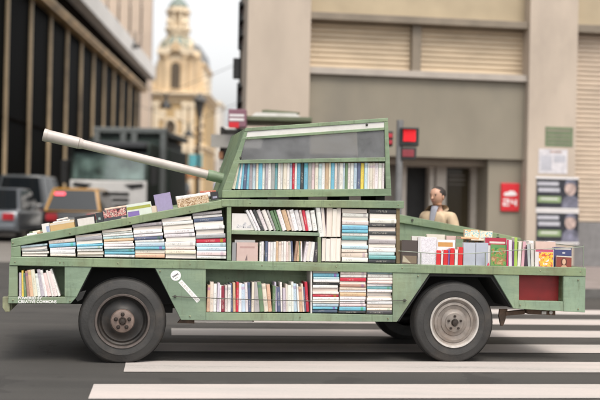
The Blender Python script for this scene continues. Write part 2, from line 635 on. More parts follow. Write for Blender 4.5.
# sides of the red recess and of the front box
b = MB()
for (x, y0, y1) in ((518.9, 275.2, 301), (563.8, 276.2, 302)):
    u, z1 = S(x, y0)
    _, z0 = S(x, y1)
    MB().box(u - 0.004, u + 0.004, 0.026, 0.099, z0, z1).build('recess_frame', GI, tank)
b = MB()
(ua, za), (ub, zb) = S(519.3, 300.9), S(563.4, 301.9)
b.prism([(ua, za), (ub, zb), (ub, zb - 0.008), (ua, za - 0.008)], 0.026, 0.099)
b.build('recess_frame', GI, tank)
b = MB()
u, z1 = S(65, 266)
_, z0 = S(65, 297)
b.box(u, u + 0.012, 0.026, DEEP, z0, z1)
b.build('box_side', GI, tank)
b = MB()
u, z1 = S(17, 266)
b.box(u - 0.012, u, 0.026, DEEP, z0, z1)
b.build('box_side', GI, tank)
# nose, tail, roof, far side
z_n0, z_n1 = S(8, 303.5)[1], S(11, 239)[1]
u0 = S(11, 239)[0]
MB().box(u0 + 0.001, u0 + 0.02, 0.041, W - 0.041, z_n0 + 0.02, z_n1 - 0.02).build('nose_panel', GR, tank, 0.004)
MB().box(uB - 0.02, uB - 0.001, 0.031, W - 0.03, S(585, 312)[1], S(585, 269)[1]).build('tail_panel', GR, tank, 0.004)
b = MB()
p = pl((12, 241), (223, 202), (223, 205), (12, 244))
b.prism(p, 0.041, W - 0.041)
b.build('sloping_roof', GR, tank)
p = pl((223.5, 201), (402, 202.6), (402, 205.5), (223.5, 204))
MB().prism(p, 0.036, W - 0.036).build('hull_roof', GR, tank)
# rear: far side board sloping down towards the tail, with its rail
zr = lambda x, y: S(x, y, W)
xe = 520.0
while S(xe + 0.5, 245, W)[0] < uB - 0.03:
    xe += 0.5
ye = 226.7 + (xe - 463) * 0.198
p = [zr(398, 214.5), zr(463, 227), zr(xe, ye + 0.5), zr(xe, 262), zr(398, 262)]
MB().prism(p, W, W + 0.02).build('far_sloping_board', GP, tank, 0.003)
p = [zr(392, 213), zr(463, 226.7), zr(xe, ye), zr(xe, ye + 5.5), zr(463, 233), zr(392, 221.5)]
MB().prism(p, W - 0.03, W - 0.001).build('far_sloping_rail', GR, tank, 0.004)
MB().box(S(396, 230)[0], S(399.4, 230)[0], DEEP + 0.013, W - 0.04, S(398, 264)[1] + 0.002, S(398, 209)[1]).build('rear_bulkhead', M['hull_in'], tank)
# far skins (seen only from elsewhere): same outlines on the far side
MB().prism(pl((9, 265.8), (92, 266.6), (70.5, 303.8), (8, 303.5)), W - 0.025, W).build('far_side_panel', GP, tank)
MB().prism(pl((154.5, 267), (430, 273.2), (397, 322), (181, 320)), W - 0.025, W).build('far_side_panel', GP, tank)
MB().prism(pl((493.6, 274.8), (585.7, 276.6), (585.1, 312.6), (513.6, 308.6)), W - 0.025, W).build('far_side_panel', GP, tank)
MB().prism(pl((11, 239), (224.6, 199.4), (404, 200.8), (404, 262), (585.7, 267), (585.7, 276.3), (9.2, 265.5)), W - 0.028, W - 0.001).build('far_side_panel', GR, tank)
# car body in the middle and black wheel wells
zb0 = S(300, 318)[1]
zw1 = zBand - 0.045
b = MB()
b.box(0.55, 2.2, DEEP + 0.02, W - 0.2, zb0 + 0.01, zw1)
b.box(S(11, 239)[0] + 0.05, uB - 0.06, 0.45, W - 0.45, zb0 + 0.06, zw1 + 0.01)
b.build('car_underbody', M['black'], tank, 0.01)
b = MB()
for poly in ([(89, 266.9), (157, 267.6), (184, 321), (181.5, 321), (154, 268.5), (92.5, 268), (78.5, 296), (75, 296)],
             [(426, 273.9), (495, 275), (515, 308), (512, 308), (491.5, 277.5), (431, 276.5), (400, 321.8), (396, 321.8)]):
    MB().prism(pl(*poly), 0.027, 0.50).build('wheel_arch_liner', M['black'], tank)
b = MB()
for x0, x1, yb in ((80, 182, 322), (398, 512, 322)):
    ua, ub = S(x0, 300)[0], S(x1, 300)[0]
    MB().box(ua + 0.05, ub - 0.05, 0.505, 0.52, 0.36, zw1 - 0.01).build('wheel_well', M['black'], tank)
b = MB()
b.prism(pl((76.5, 293), (86, 291), (82, 299.5), (77.5, 302), (75, 298.5)), 0.01, 0.12)
b.build('mud_flap', M['black'], tank, 0.003)
# front bracket, sill, under-hangings, tow bar
plate('bumper_bracket', [[(2.2, 297.5), (9.4, 297.5), (9.4, 312.2), (5, 312.4), (2.2, 308)]], 0.02, 0.09, M['khaki'])
b = MB()
u, z = S(6, 305)
b.box(u - 0.03, u + 0.04, 0.1, W - 0.1, z - 0.05, z + 0.04)
b.build('front_bumper', M['khaki'], tank, 0.01)
plate('sill_strip', [[(195, 320.7), (253, 321), (253, 322.8), (195, 322.6)]], 0.04, 0.07, M['alu'], 0)
plate('floor_bracket', [[(181, 320.6), (195, 320.8), (195, 324.8), (178, 324.2)]], 0.075, 0.13, M['rust'], 0.002)
plate('floor_bracket', [[(243, 321.8), (255, 322), (255, 323), (243, 323)]], 0.075, 0.13, M['rust'], 0.002)
b = MB()
b.prism(pl((531, 309.2), (561, 310.6), (561, 317), (533, 315.5)), 0.12, 0.2)
b.prism(pl((511, 313.6), (531, 311.6), (531, 316), (512, 317.6)), 0.14, 0.19)
b.prism(pl((506, 311), (514, 311), (511.5, 322.5), (509.5, 328), (507, 328), (505, 318)), 0.15, 0.18)
b.build('tow_bar', M['rust'], tank, 0.004)
b = MB()
u, z = S(556, 314)
b.lathe([(0.0, 0.115), (0.016, 0.115), (0.016, 0.11), (0.0, 0.108)], 12, 'y', mtx=Matrix.Translation((u, 0, z)))
b.build('tow_bar_pin', M['alu'], tank)
b = MB()
u, z = S(549, 314.5)
b.box(u - 0.02, u + 0.02, 0.11, 0.119, z - 0.01, z + 0.015)
b.build('tow_bar_pin', M['alu'], tank)
# lower cable and its screws
u = lambda x, y, w=-0.014: (S(x, y)[0], w, S(x, y)[1])
MB().tube([u(172, 296.2), u(200, 297.5), u(235, 298.9), u(270, 299.9), u(310, 301), (S(345, 301.2)[0], -0.014, S(345, 301.2)[1]), u(375, 301), u(406.5, 300.2)], 0.0035, 6).build('cable', M['wire'], tank)
b = MB()
for x, y in ((175, 296.3), (404.5, 300.2)):
    p = S(x, y)
    MB().lathe([(0.011, 0.0), (0.011, -0.014), (0.006, -0.02)], 10, 'y', mtx=Matrix.Translation((p[0], 0, p[1]))).build('screw', M['wire'], tank)
# guard wire of the rear deck
b = MB()
b.tube([u(398, 251, 0.0), u(430, 253.2, 0.0), u(462, 254, 0.0), u(486, 252.6, 0.0), u(512, 250.3, 0.0), u(550, 248.8, 0.0), u(583.6, 247, 0.0)], 0.0036, 6)
for x, y0, y1 in ((421, 252.7, 265), (485.5, 252.7, 266.5), (583.6, 245, 268)):
    b.tube([u(x, y0, 0.003), u(x, y1, 0.003)], 0.005, 6)
b.tube([u(583.6, 247, 0.0), (S(583.6, 247)[0], W, S(583.6, 247)[1])], 0.0036, 6)
b.build('guard_wire', M['wire_pale'], tank)


for x, y in ((15, 262), (60, 262.4), (118, 263.2), (190, 264.2), (262, 265.4), (336, 266.6), (402, 267.8), (470, 269.2), (540, 270.6), (580, 271.6), (13, 243), (70, 233), (130, 221.8), (190, 210.6), (250, 203), (330, 204.4), (398, 205), (70, 300.5), (13, 300), (190, 316), (300, 317), (388, 318.5), (418, 276), (520, 305), (578, 309), (578, 280), (160, 271)):
    p = S(x, y)
    MB().lathe([(0.0062, 0.0), (0.0062, -0.0105), (0.004, -0.0125)], 8, 'y', mtx=T0(p[0], 0, p[1])).build('bolt', M['khaki'], tank)


# wheels -----------------------------------------------------------
def wheel(cu, rr, near=True, front=True):
    zc = rr - 0.012
    y0, y1 = (0.02, 0.215) if near else (W - 0.215, W - 0.02)
    e = bpy.data.objects.new('wheel', None)
    COL.objects.link(e)
    e.parent = tank
    sgn = 1 if near else -1
    e.location = (cu, y0 if near else y1, zc)
    w = y1 - y0
    ri = 0.205
    b = MB()
    prof = [(ri, 0.02), (ri + 0.012, 0.006), (ri + 0.03, 0.002), (ri + 0.06, -0.003), (ri + 0.062, -0.006), (ri + 0.068, -0.006), (ri + 0.07, -0.003),
            (rr - 0.05, 0.004), (rr - 0.028, 0.012), (rr - 0.024, 0.013), (rr - 0.012, 0.026), (rr - 0.003, 0.045)]
    k = 5
    for i in range(k):
        t = 0.05 + (w - 0.1) * i / (k - 1)
        prof += [(rr, t - 0.012), (rr, t + 0.004), (rr - 0.008, t + 0.006), (rr - 0.008, t + 0.010)]
    prof += [(rr - 0.012, w - 0.026), (rr - 0.05, w - 0.004), (ri, w - 0.02)]
    b.lathe([(r, sgn * t) for r, t in prof], 64, 'y', close=False)
    b.v = [(x, y, max(z, -zc + 0.001)) for x, y, z in b.v]
    t = b.build('tyre', M['tyre'], e, smooth=35)
    if near and not front:
        p1 = [(0.206, 0.03), (0.2155, 0.0), (0.212, -0.005), (0.2, -0.004), (0.194, 0.004), (0.190, 0.02)]
        p2 = [(0.190, 0.02), (0.175, 0.026), (0.17, 0.018), (0.15, 0.014), (0.145, 0.022), (0.115, 0.026), (0.11, 0.018), (0.085, 0.012), (0.08, 0.008), (0.03, 0.006), (0.0, 0.006)]
        m1, m2, m3 = M['rim_bright'], M['rim_light'], M['rim_light']
        hub = [(0.082, 0.007), (0.078, 0.0), (0.034, -0.004), (0.032, 0.004), (0.0, 0.004)]
    else:
        p1 = [(0.206, 0.03), (0.222, 0.002), (0.218, -0.004), (0.205, -0.002), (0.2, 0.01)]
        p2 = [(0.2, 0.01), (0.193, 0.05), (0.18, 0.06), (0.165, 0.052), (0.15, 0.055), (0.12, 0.045), (0.1, 0.03), (0.0, 0.03)]
        m1, m2, m3 = M['rim_edge'], M['rim_dark'], M['hub_brown']
        hub = [(0.098, 0.032), (0.09, 0.012), (0.075, 0.006), (0.034, 0.004), (0.032, 0.012), (0.0, 0.012)]
    rim = MB()
    rim.lathe([(r, sgn * t) for r, t in p1], 64, 'y', 0, close=False)
    rim.lathe([(r, sgn * t) for r, t in p2], 64, 'y', 1, close=False)
    rim.build('rim', [m1, m2], e, smooth=35)
    h = MB().lathe([(r, sgn * t) for r, t in hub], 40, 'y', close=False).build('hub', m3, e, smooth=35)
    for i in range(5):
        a = R(90 + 72 * i)
        x, z = 0.056 * math.cos(a), 0.056 * math.sin(a)
        nb = MB()
        nb.lathe([(0.017, sgn * 0.006), (0.016, sgn * 0.0005), (0.013, sgn * 0.0)], 14, 'y')
        nb.lathe([(0.011, sgn * 0.004), (0.011, -sgn * 0.014), (0.008, -sgn * 0.017)], 6, 'y')
        o = nb.build('lug_nut', M['nut'], e, loc=(x, 0, z))
    MB().lathe([(0.027, sgn * 0.012), (0.027, -sgn * 0.005), (0.02, -sgn * 0.016), (0.0, -sgn * 0.018)], 16, 'y', close=False).build('axle_cap', M['nut'], e, smooth=40)
    return e


uf = S(122.5, 322)[0]
ur = S(455.3, 322.3)[0]
wheel(uf, 0.352, True, True)
wheel(ur, 0.349, True, False)
wheel(uf, 0.352, False, True)
wheel(ur, 0.349, False, False)
b = MB()
for x in (uf, ur):
    MB().tube([(x, 0.2, 0.34), (x, W - 0.2, 0.34)], 0.04, 10).build('axle', M['rust'], tank)
b.tube([(0.3, 0.85, 0.4), (2.7, 0.85, 0.4)], 0.035, 8)
b.build('drive_shaft', M['rust'], tank)

# gun barrel ---------------------------------------------------------
gw = 0.75
b = MB()


def gp(x, y):
    p = S(x, y, gw)
    return (p[0], gw, p[1])


a0, a1, a2, a3 = gp(44, 134.8), gp(79, 143.2), gp(80, 143.5), gp(213, 176.0)
b.tube([a2, a3], 0.040, 24, r1=0.038)
bar = b.build('gun_barrel', M['barrel'], tank, smooth=40)
b = MB()
d = (Vector(a1) - Vector(a0)).normalized()
b.tube([a0, a1], 0.052, 24, r1=0.049)
b.tube([Vector(a1) + d * 0.002, Vector(a1) + d * 0.035], 0.049, 24, r1=0.041)
b.tube([Vector(a0) - d * 0.004, Vector(a0) + d * 0.03], 0.055, 24)
b.build('muzzle', M['barrel'], bar, smooth=40, bevel=0.002)
b = MB()
b.tube([Vector(a0) - d * 0.006, Vector(a0) - d * 0.0045], 0.044, 20)
b.build('bore', M['bore'], bar)
MB().tube([Vector(a3) - d * 0.05, Vector(a3) + d * 0.03], 0.048, 20).build('collar', GR, bar, smooth=40)
b = MB()
b.tube([Vector(a3) + d * 0.03, Vector(gp(232, 181))], 0.045, 16)
b.build('barrel_mount', GR, tank, smooth=40)

# turret ---------------------------------------------------------------
tw = 0.16
TW2 = 1.35
tur = bpy.data.objects.new('turret', None)
COL.objects.link(tur)
tur.parent = tank


def tplate(name, polys, w0, w1, m, bevel=0.003):
    b = MB()
    for p in polys:
        b.prism(pl(*p, w=tw), w0, w1)
    return b.build(name, m, tur, bevel)


tplate('turret_frame', [
    [(222.3, 190.2), (391.2, 188.6), (391.5, 195.9), (222, 197.8)],      # foot rail
    [(245.6, 127.9), (388, 117.8), (388, 121.4), (244.6, 131.6)],        # top rail
    [(243.0, 137.2), (384.4, 127.2), (384.5, 130.0), (241.9, 140.0)],    # rail under the white strip
    [(236.5, 159.9), (385.2, 157.2), (385.4, 161.3), (234.9, 163.6)],    # rail between window and books
], tw, tw + 0.03, GR)
tplate('turret_post', [[(244.5, 131.8), (247.7, 131.6), (231.6, 190.0), (222.6, 190.1)]], tw + 0.001, tw + 0.03, GR)
tplate('turret_post', [[(384.4, 121.7), (388.1, 121.5), (391.2, 188.5), (386.2, 188.5)]], tw + 0.001, tw + 0.03, GR)
tplate('header_panel', [[(246, 131.4), (385, 121.6), (385, 127.4), (243.5, 137.4)]], tw + 0.008, tw + 0.018, M['strip'], 0)
win = tplate('window', [[(242, 139), (385, 129.5), (385.5, 158), (236.5, 160.5)]], tw + 0.012, tw + 0.018, M['plexi'], 0)
b = MB()
for x, y in ((240.5, 157.6), (367, 124.6)):
    p = S(x, y, tw)
    MB().lathe([(0.011, 0.014), (0.011, 0.002), (0.006, -0.003)], 10, 'y', mtx=Matrix.Translation((p[0], tw, p[1]))).build('turret_screw', M['wire'], tur)
# ends, roof, floor, back of the turret
pL0, pL1 = S(222.3, 197.6, tw), S(245, 128.2, tw)
pR0, pR1 = S(391.3, 195.7, tw), S(388, 118.2, tw)
th = 0.015
b = MB()
b.prism([pL0, (pL0[0] + th, pL0[1]), (pL1[0] + th, pL1[1] - 0.006), (pL1[0], pL1[1] - 0.004)], tw + 0.031, TW2)
b.build('turret_side', GR, tur)
b = MB()
b.prism([(pR0[0] - th, pR0[1]), pR0, (pR1[0], pR1[1] - 0.006), (pR1[0] - th, pR1[1] - 0.006)], tw + 0.031, TW2)
b.build('turret_side', GR, tur)
b = MB()
b.prism([(pL1[0] + th, pL1[1] - 0.007), (pR1[0] - th, pR1[1] - 0.007), (pR1[0] - th, pR1[1] - 0.02), (pL1[0] + th, pL1[1] - 0.02)], tw + 0.031, TW2)
b.build('turret_roof', GR, tur)
fz = S(228, 190.2, tw)[1]
b = MB()
b.prism([S(228, 190.2, tw), S(386, 188.7, tw), (S(386, 188.7, tw)[0], S(386, 190.5, tw)[1]), (S(228, 190, tw)[0], S(228, 192, tw)[1])], tw + 0.031, TW2)
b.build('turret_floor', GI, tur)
b = MB()
b.prism([S(236, 161, tw), S(385.6, 159, tw), S(386.5, 189.5, tw), S(229, 190.5, tw)], tw + 0.24, tw + 0.25)
b.build('turret_back_board', M['wood_in'], tur)
b = MB()
zm_ = S(300, 160, tw)[1]
fl = (zm_ - pL0[1]) / (pL1[1] - pL0[1])
pm = (pL0[0] + (pL1[0] - pL0[0]) * fl, zm_)
b.prism([pL0, pR0, (pR1[0], zm_), pm], TW2 + 0.001, TW2 + 0.02)
b.build('turret_rear_panel', GR, tur)
MB().prism([(pm[0], zm_ + 0.001), (pR1[0], zm_ + 0.001), (pR1[0], pR1[1] - 0.008), (pL1[0], pL1[1] - 0.008)], TW2 + 0.004, TW2 + 0.010).build('rear_window', M['plexi_rear'], tur)
b = MB()
for x in (260, 300, 340, 375):
    p = S(x, 197, 0.5)
    MB().box(p[0] - 0.04, p[0] + 0.04, 0.3, 0.9, S(x, 203, 0.5)[1], S(x, 194, 0.5)[1]).build('turret_bearer', M['black'], tur)

# sticker and lettering ------------------------------------------------
c = S(175.8, 275.6)
st = bpy.data.objects.new('round_sticker', None)
COL.objects.link(st)
st.parent = tank
st.location = (c[0], -0.001, c[1])
rs = 5.1 * 8.95 / F
MB().lathe([(rs, 0.0), (rs, -0.0012)], 40, 'y').build('badge', M['white_vinyl'], st)
b = MB()
mt = Matrix.Rotation(R(-33), 4, 'Y')
for i, (x, wd, hh) in enumerate(((-0.024, 0.008, 0.014), (-0.013, 0.009, 0.012), (-0.002, 0.007, 0.015), (0.009, 0.009, 0.012), (0.02, 0.008, 0.014))):
    b.box(x - wd / 2, x + wd / 2, -0.0022, -0.0014, -hh / 2 + 0.003, hh / 2 + 0.003, mtx=mt)
b.build('badge_mark', M['grey_ink'], st)
b = MB()
for x in (-0.014, -0.004, 0.006):
    b.box(x - 0.004, x + 0.003, -0.0022, -0.0014, -0.022, -0.017, mtx=mt)
b.build('badge_print', M['wire_pale'], st)
p0, p1 = Vector((S(180, 281)[0], 0, S(180, 281)[1])), Vector((S(198.6, 301.4)[0], 0, S(198.6, 301.4)[1]))
dv = (p1 - p0).normalized()
pv = Vector((-dv.z, 0, dv.x))
hw = 0.0175
b = MB()
q = [p0 + pv * hw, p0 - pv * hw, p1 - pv * hw, p1 + pv * hw]
b.prism([(v.x, v.z) for v in q], -0.0015, -0.0003)
stp = b.build('slogan_strip', M['white_vinyl'], tank)
b = MB()
L = (p1 - p0).length
x = 0.012
while x < L - 0.02:
    wd = rnd.choice((0.010, 0.013, 0.016))
    for (s0, s1, h0, h1) in rnd.choice((((0, .3, -.6, .6), (.7, 1, -.6, .6), (.3, .7, .3, .6)), ((0, .3, -.6, .6), (.3, 1, -.6, -.3)), ((0, .3, -.6, .6), (.3, 1, .3, .6), (.3, 1, -.15, .1), (.3, 1, -.6, -.35)))):
        qq = [p0 + dv * (x + s0 * wd) + pv * h0 * 0.016, p0 + dv * (x + s1 * wd) + pv * h0 * 0.016, p0 + dv * (x + s1 * wd) + pv * h1 * 0.016, p0 + dv * (x + s0 * wd) + pv * h1 * 0.016]
        b.prism([(v.x, v.z) for v in qq], -0.0022, -0.0016)
    x += wd * 1.45
b.build('slogan_print', M['alu'], stp)


def text(body, name, size, m, parent, mtx, width, offset=0.0):
    """Raised lettering as a real mesh, set to the given width."""
    cu = bpy.data.curves.new(name, 'FONT')
    cu.body = body
    cu.size = size
    cu.extrude = 0.0008
    cu.offset = offset
    t = bpy.data.objects.new(name, cu)
    me = bpy.data.meshes.new_from_object(t)
    bpy.data.objects.remove(t)
    xs = [v.co.x for v in me.vertices]
    k = width / (max(xs) - min(xs))
    for v in me.vertices:
        v.co.x = (v.co.x - min(xs)) * k
    me.materials.clear()
    me.materials.append(m)
    o = bpy.data.objects.new(name, me)
    COL.objects.link(o)
    o.parent = parent
    o.matrix_local = mtx
    return o


RX = Matrix.Rotation(R(90), 4, 'X')
for body, x, y, sz, x1 in (('POWERED BY', 18.2, 299.3, 0.030, 42), ('CREATIVE COMMONS', 18.2, 303.0, 0.033, 56.5)):
    p = S(x, y)
    text(body, 'lettering', sz, M['white_vinyl'], tank, Matrix.Translation((p[0], -0.0012, p[1])) @ RX, S(x1, y)[0] - p[0], 0.0008)

# ------------------------------------------------------------------ books
PAL = {
    'w': ((0.77, 0.755, 0.745), 'white'), 'c': ((0.72, 0.65, 0.56), 'cream'), 'p': ((0.71, 0.61, 0.58), 'pale pink'),
    'b': ((0.17, 0.45, 0.60), 'sky blue'), 'l': ((0.48, 0.62, 0.69), 'pale blue'), 'n': ((0.09, 0.115, 0.19), 'navy'),
    'k': ((0.05, 0.05, 0.055), 'black'), 'r': ((0.52, 0.03, 0.06), 'red'), 'o': ((0.60, 0.42, 0.28), 'tan'),
    'y': ((0.74, 0.55, 0.10), 'yellow'), 'g': ((0.13, 0.22, 0.12), 'green'), 'd': ((0.38, 0.37, 0.38), 'grey'),
    't': ((0.16, 0.38, 0.42), 'teal'), 'u': ((0.40, 0.25, 0.19), 'brown'), 'v': ((0.52, 0.48, 0.57), 'lilac'),
    'm': ((0.26, 0.03, 0.06), 'maroon'), 'e': ((0.35, 0.50, 0.12), 'lime green'), 's': ((0.36, 0.40, 0.48), 'slate blue'),
}


def jit(c, a=0.10):
    k = 1 + rnd.uniform(-a, a)
    return tuple(min(0.8, max(0.01, v * k * (1 + rnd.uniform(-0.05, 0.05)))) for v in c)


def book(mtx, t, d, h, code, label, group, name='book', col=None):
    """A bound volume: cover folded round a block of pages.  Spine at local y = 0, height along z, thickness along x."""
    c = min(0.0022, t * 0.12)
    v = 0.0025
    prof = [(0, d), (0, 0.003), (0.18 * t, -v * 0.7), (0.5 * t, -v), (0.82 * t, -v * 0.7), (t, 0.003), (t, d), (t - c, d), (t - c, 0.005), (c, 0.005), (c, d)]
    k = len(prof)
    b = MB()
    b.prism(prof, 0, h, 'z')
    o = b.build(name, M['book'])
    me = o.data
    uvl = me.uv_layers.new(name='UVMap')
    for p in me.polygons:
        nn = p.normal
        for li in p.loop_indices:
            co = me.vertices[me.loops[li].vertex_index].co
            if nn.y < -0.3 and co.y < 0.004:
                uvl.data[li].uv = (co.z / h, co.x / t)
            else:
                uvl.data[li].uv = (-1.0, -1.0)
    base = col if col is not None else jit(PAL[code][0])
    o.color = (*base, 1)
    o.matrix_world = TM @ mtx
    pg = MB().box(c * 1.02, t - c * 1.02, 0.0055, d - 0.0025, 0.002, h - 0.002).build('pages', M['pages'], o)
    tag(o, label, 'book', group)
    return o


T_ = lambda x, y, z: Matrix.Translation((x, y, z))
RYp = Matrix.Rotation(R(90), 4, 'Y')
ORD = lambda i: str(i) + ('th' if 10 <= i % 100 <= 20 else {1: 'st', 2: 'nd', 3: 'rd'}.get(i % 10, 'th'))


def stack(codes, x0, x1, yb, yt, place, group, tilt=0.0, w=0.012, d=0.175):
    """Books lying on their sides, spines out; codes from the top down."""
    u0, z0 = S(x0, yb)
    u1, _ = S(x1, yb)
    z1 = S((x0 + x1) / 2, yt)[1]
    codes = codes[::-1]
    ths = [rnd.uniform(0.75, 1.3) for _ in codes]
    k = (z1 - z0 - 0.001 * len(codes)) / sum(ths)
    z = z0 + 0.0012
    for i, (c, t) in enumerate(zip(codes, ths)):
        t *= k
        a = R(tilt) * (i / max(1, len(codes) - 1))
        hh = (u1 - u0) * rnd.uniform(0.975, 0.998)
        off = rnd.uniform(0, (u1 - u0) - hh)
        if rnd.random() < 0.2:
            hh -= 0.008
        wy = w + rnd.choice((0, 0, 0.003, 0.006, 0.012)) + 0.003 * rnd.random()
        pages_out = c.isupper() or (c in 'wcp' and rnd.random() < 0.35)
        cc = c.lower()
        m = T_(u0 + off, wy, z + t) @ RYp
        if pages_out:
            m = T_(u0 + off, wy + d, z) @ Matrix.Rotation(R(180), 4, 'X') @ RYp
        # progressive tilt of the pile about its own foot
        m = T_((u0 + u1) / 2, 0, z0) @ Matrix.Rotation(-a, 4, 'Y') @ T_(-(u0 + u1) / 2, 0, -z0) @ m
        m = m @ Matrix.Rotation(R(rnd.uniform(-1.5, 1.5)), 4, 'X')
        book(m, t - 0.0008, d * rnd.uniform(0.92, 1.0), hh, cc, f'{PAL[cc][1]} book lying {ORD(i + 1)} from the bottom of {place}', group)
        z += t + 0.001


def row(codes, x0, x1, yb, yt, place, group, leans=None, hv=0.08, w=0.012, d=0.165, wp=0.0, frm='from the gun end of', wts=None):
    """Books standing side by side, spines out; codes from the nose backwards; leans in degrees, minus = top towards the nose."""
    uA, zA = S(x0, yb, wp)
    uB_, zB = S(x1, yb, wp)
    hh = S((x0 + x1) / 2, yt, wp)[1] - S((x0 + x1) / 2, yb, wp)[1]
    n = len(codes)
    ths = [rnd.uniform(0.65, 1.35) for _ in codes]
    if wts:
        for i, q in wts.items():
            ths[i] = q
    ln = [0.0] * n if leans is None else leans
    tot = sum(t / math.cos(R(a)) for t, a in zip(ths, ln))
    k = (uB_ - uA) / tot
    x = uA
    for i, c in enumerate(codes):
        t = ths[i] * k
        a = ln[i]
        f = (x - uA) / (uB_ - uA)
        z = zA + (zB - zA) * f + 0.001
        h = hh * (1 - abs(rnd.gauss(0, hv))) / max(0.85, math.cos(R(a)))
        h = max(h, hh * 0.72)
        pages_out = c.isupper()
        cc = c.lower()
        wy = wp + w + rnd.choice((0, 0, 0.002, 0.006, 0.012))
        tt = max(0.004, t * 0.97)
        if a > 0:      # rests on its other lower corner
            m = T_(x + t / math.cos(R(a)), wy, z) @ Matrix.Rotation(R(a), 4, 'Y') @ T_(-t, 0, 0)
        else:
            m = T_(x, wy, z) @ Matrix.Rotation(R(a), 4, 'Y')
        if pages_out:
            m = m @ T_(tt, d, 0) @ Matrix.Rotation(R(180), 4, 'Z')
        book(m, tt, d * rnd.uniform(0.9, 1.0), h, cc, f'{PAL[cc][1]} book standing {ORD(i + 1)} {frm} {place}', group)
        x += t / math.cos(R(a))


def lerp_list(n, a, b):
    return [a + (b - a) * i / max(1, n - 1) for i in range(n)]


# the seven piles under the sloping rail (top rail sets how high each may be)
PIL = [('lwdww', 22, 48.8, 256.2, 244.6), ('pbwwc', 50, 76.4, 256.6, 239.4), ('wdwblwcw', 77.2, 103.8, 257.0, 234.3), ('cwwlowwwtbw', 104.4, 134.6, 257.5, 228.8),
       ('dwwwnwlbco', 135.2, 164.9, 258.0, 223.0), ('wwcwwwwpcw', 165.4, 196.2, 258.5, 217.2), ('dwnwwwdrllpw', 196.8, 226.4, 259.0, 211.6)]
for i, (cd, x0, x1, yb, yt) in enumerate(PIL):
    stack(cd, x0, x1, yb, yt, f'the {ORD(i + 1)} pile behind the nose', 'books piled under the sloping rail', tilt=6.5)
# right of the middle shelf
stack('cwwpbbwtwlccw', 341.8, 368, 262.3, 209.2, 'the upper pile beside the pages', 'books piled on the upper shelf')
stack('kwwkwkwdwwltk', 368.8, 396, 263.3, 209.2, 'the upper pile by the end board', 'books piled on the upper shelf')
# lower shelf piles
stack('wblwkwwprwwlbn', 312.6, 338.8, 313.2, 270.8, 'the lower pile beside the divider', 'books piled on the lower shelf')
stack('pwrwucwowwpbk', 339.6, 366, 313.8, 271.3, 'the middle of three lower piles', 'books piled on the lower shelf')
stack('lwwpwtwwcwwcck', 367, 392.2, 314.6, 271.9, 'the lower pile nearest the rear wheel', 'books piled on the lower shelf')

# pages-out books between shelf and piles
row('WWPC', 322.3, 341.2, 261.8, 237.8, 'the pages-out row below the papers', 'books shelved with their pages outward', hv=0.02, d=0.165, frm='from the post in')
row('wWPCP', 319.3, 341, 237.2, 206.9, 'the pages-out row under the rail', 'books shelved with their pages outward', leans=[-8, -6, 0, 0, 0], hv=0.03, d=0.165, frm='from the shelf end in', w=0.003)

# shelf rows
row('wwkwwdggwocwwprww', 255.5, 318, 231.2, 210.4, 'the leaning upper row', 'books leaning on the upper shelf', leans=lerp_list(17, -27, -10), hv=0.02)
row('wwknwwwocwwppwnuogw', 259.5, 303, 261.6, 241.2, 'the row under the little shelf', 'books standing under the little shelf', leans=[0] * 14 + [-4, 6, 6, -2, -2], hv=0.03)
row('wWwk', 303.3, 317.6, 262, 241.5, 'the short row beside the post', 'books standing under the little shelf', leans=[8, 8, 8, 4], hv=0.03)
row('vyguocwvwpwpw', 18.4, 60.5, 297.0, 269.5, 'the nose box', 'books leaning in the nose box', leans=[-1, -2, -5, -6, -7, -8, -9, -10, -12, -13, -14, -16, -18], hv=0.1)
row('ocwvwmpwnorwlwncdgcogvnwvcwwlwocnr', 206.5, 309.8, 312.2, 282.0, 'the long lower row', 'books standing on the long lower shelf',
    leans=[2, 0, 0, 1, 0, -2, -1, 0, -3, -2, 0, 0, -3, -3, -3, 0, 0, -7, -7, -6, 0, -3, -3, -3, -2, -2, -2, -2, -4, -4, -4, -5, -5, -5], hv=0.08, wts={16: 2.2, 17: 1.5, 18: 1.5})
row('ctwbnbdlcbwdwdtwwcwlrwbkbdpclwocbpdwlgwwlnylwccwww', 231.5, 385.2, 189.3, 162.4, 'the turret row', 'books standing in the turret', leans=[10, 9, 6, 4, 3, 2] + [0] * 44, hv=0.015, wp=tw, w=0.03, d=0.16)


def flat(label, x0, y0, x1, y1, w, t, col, prints=(), group=None, tilt=0.0, name='book', lean=0.0):
    """A book or folder standing with its cover to the street; prints are blocks printed on that cover (fractions of it)."""
    u0, z0 = S(x0, y1, w)
    u1, _ = S(x1, y1, w)
    z1 = S((x0 + x1) / 2, y0, w)[1]
    dd, hh = u1 - u0, z1 - S((x0 + x1) / 2, y1, w)[1]
    z0 = S((x0 + x1) / 2, y1, w)[1] - 0.5 * dd * math.tan(R(tilt))
    m = T_(u0, w, z0) @ Matrix.Rotation(R(-tilt), 4, 'Y') @ Matrix.Rotation(R(-lean), 4, 'X') @ T_(dd, 0, 0) @ Matrix.Rotation(R(90), 4, 'Z')
    o = book(m, t, dd, hh, 'w', label, group, name, col)
    for j, (nm, poly, pc, mt_) in enumerate(prints):
        q = MB()
        q.prism([((1 - px) * dd, py * hh) for px, py in poly], -0.0006 * (1 + 0.8 * j), -0.0003 - 0.0005 * j, 'x')
        k = q.build(nm, mt_ if mt_ is not None else M['print'], o)
        k.color = (*(pc or (0.5, 0.5, 0.5)), 1)
    return o


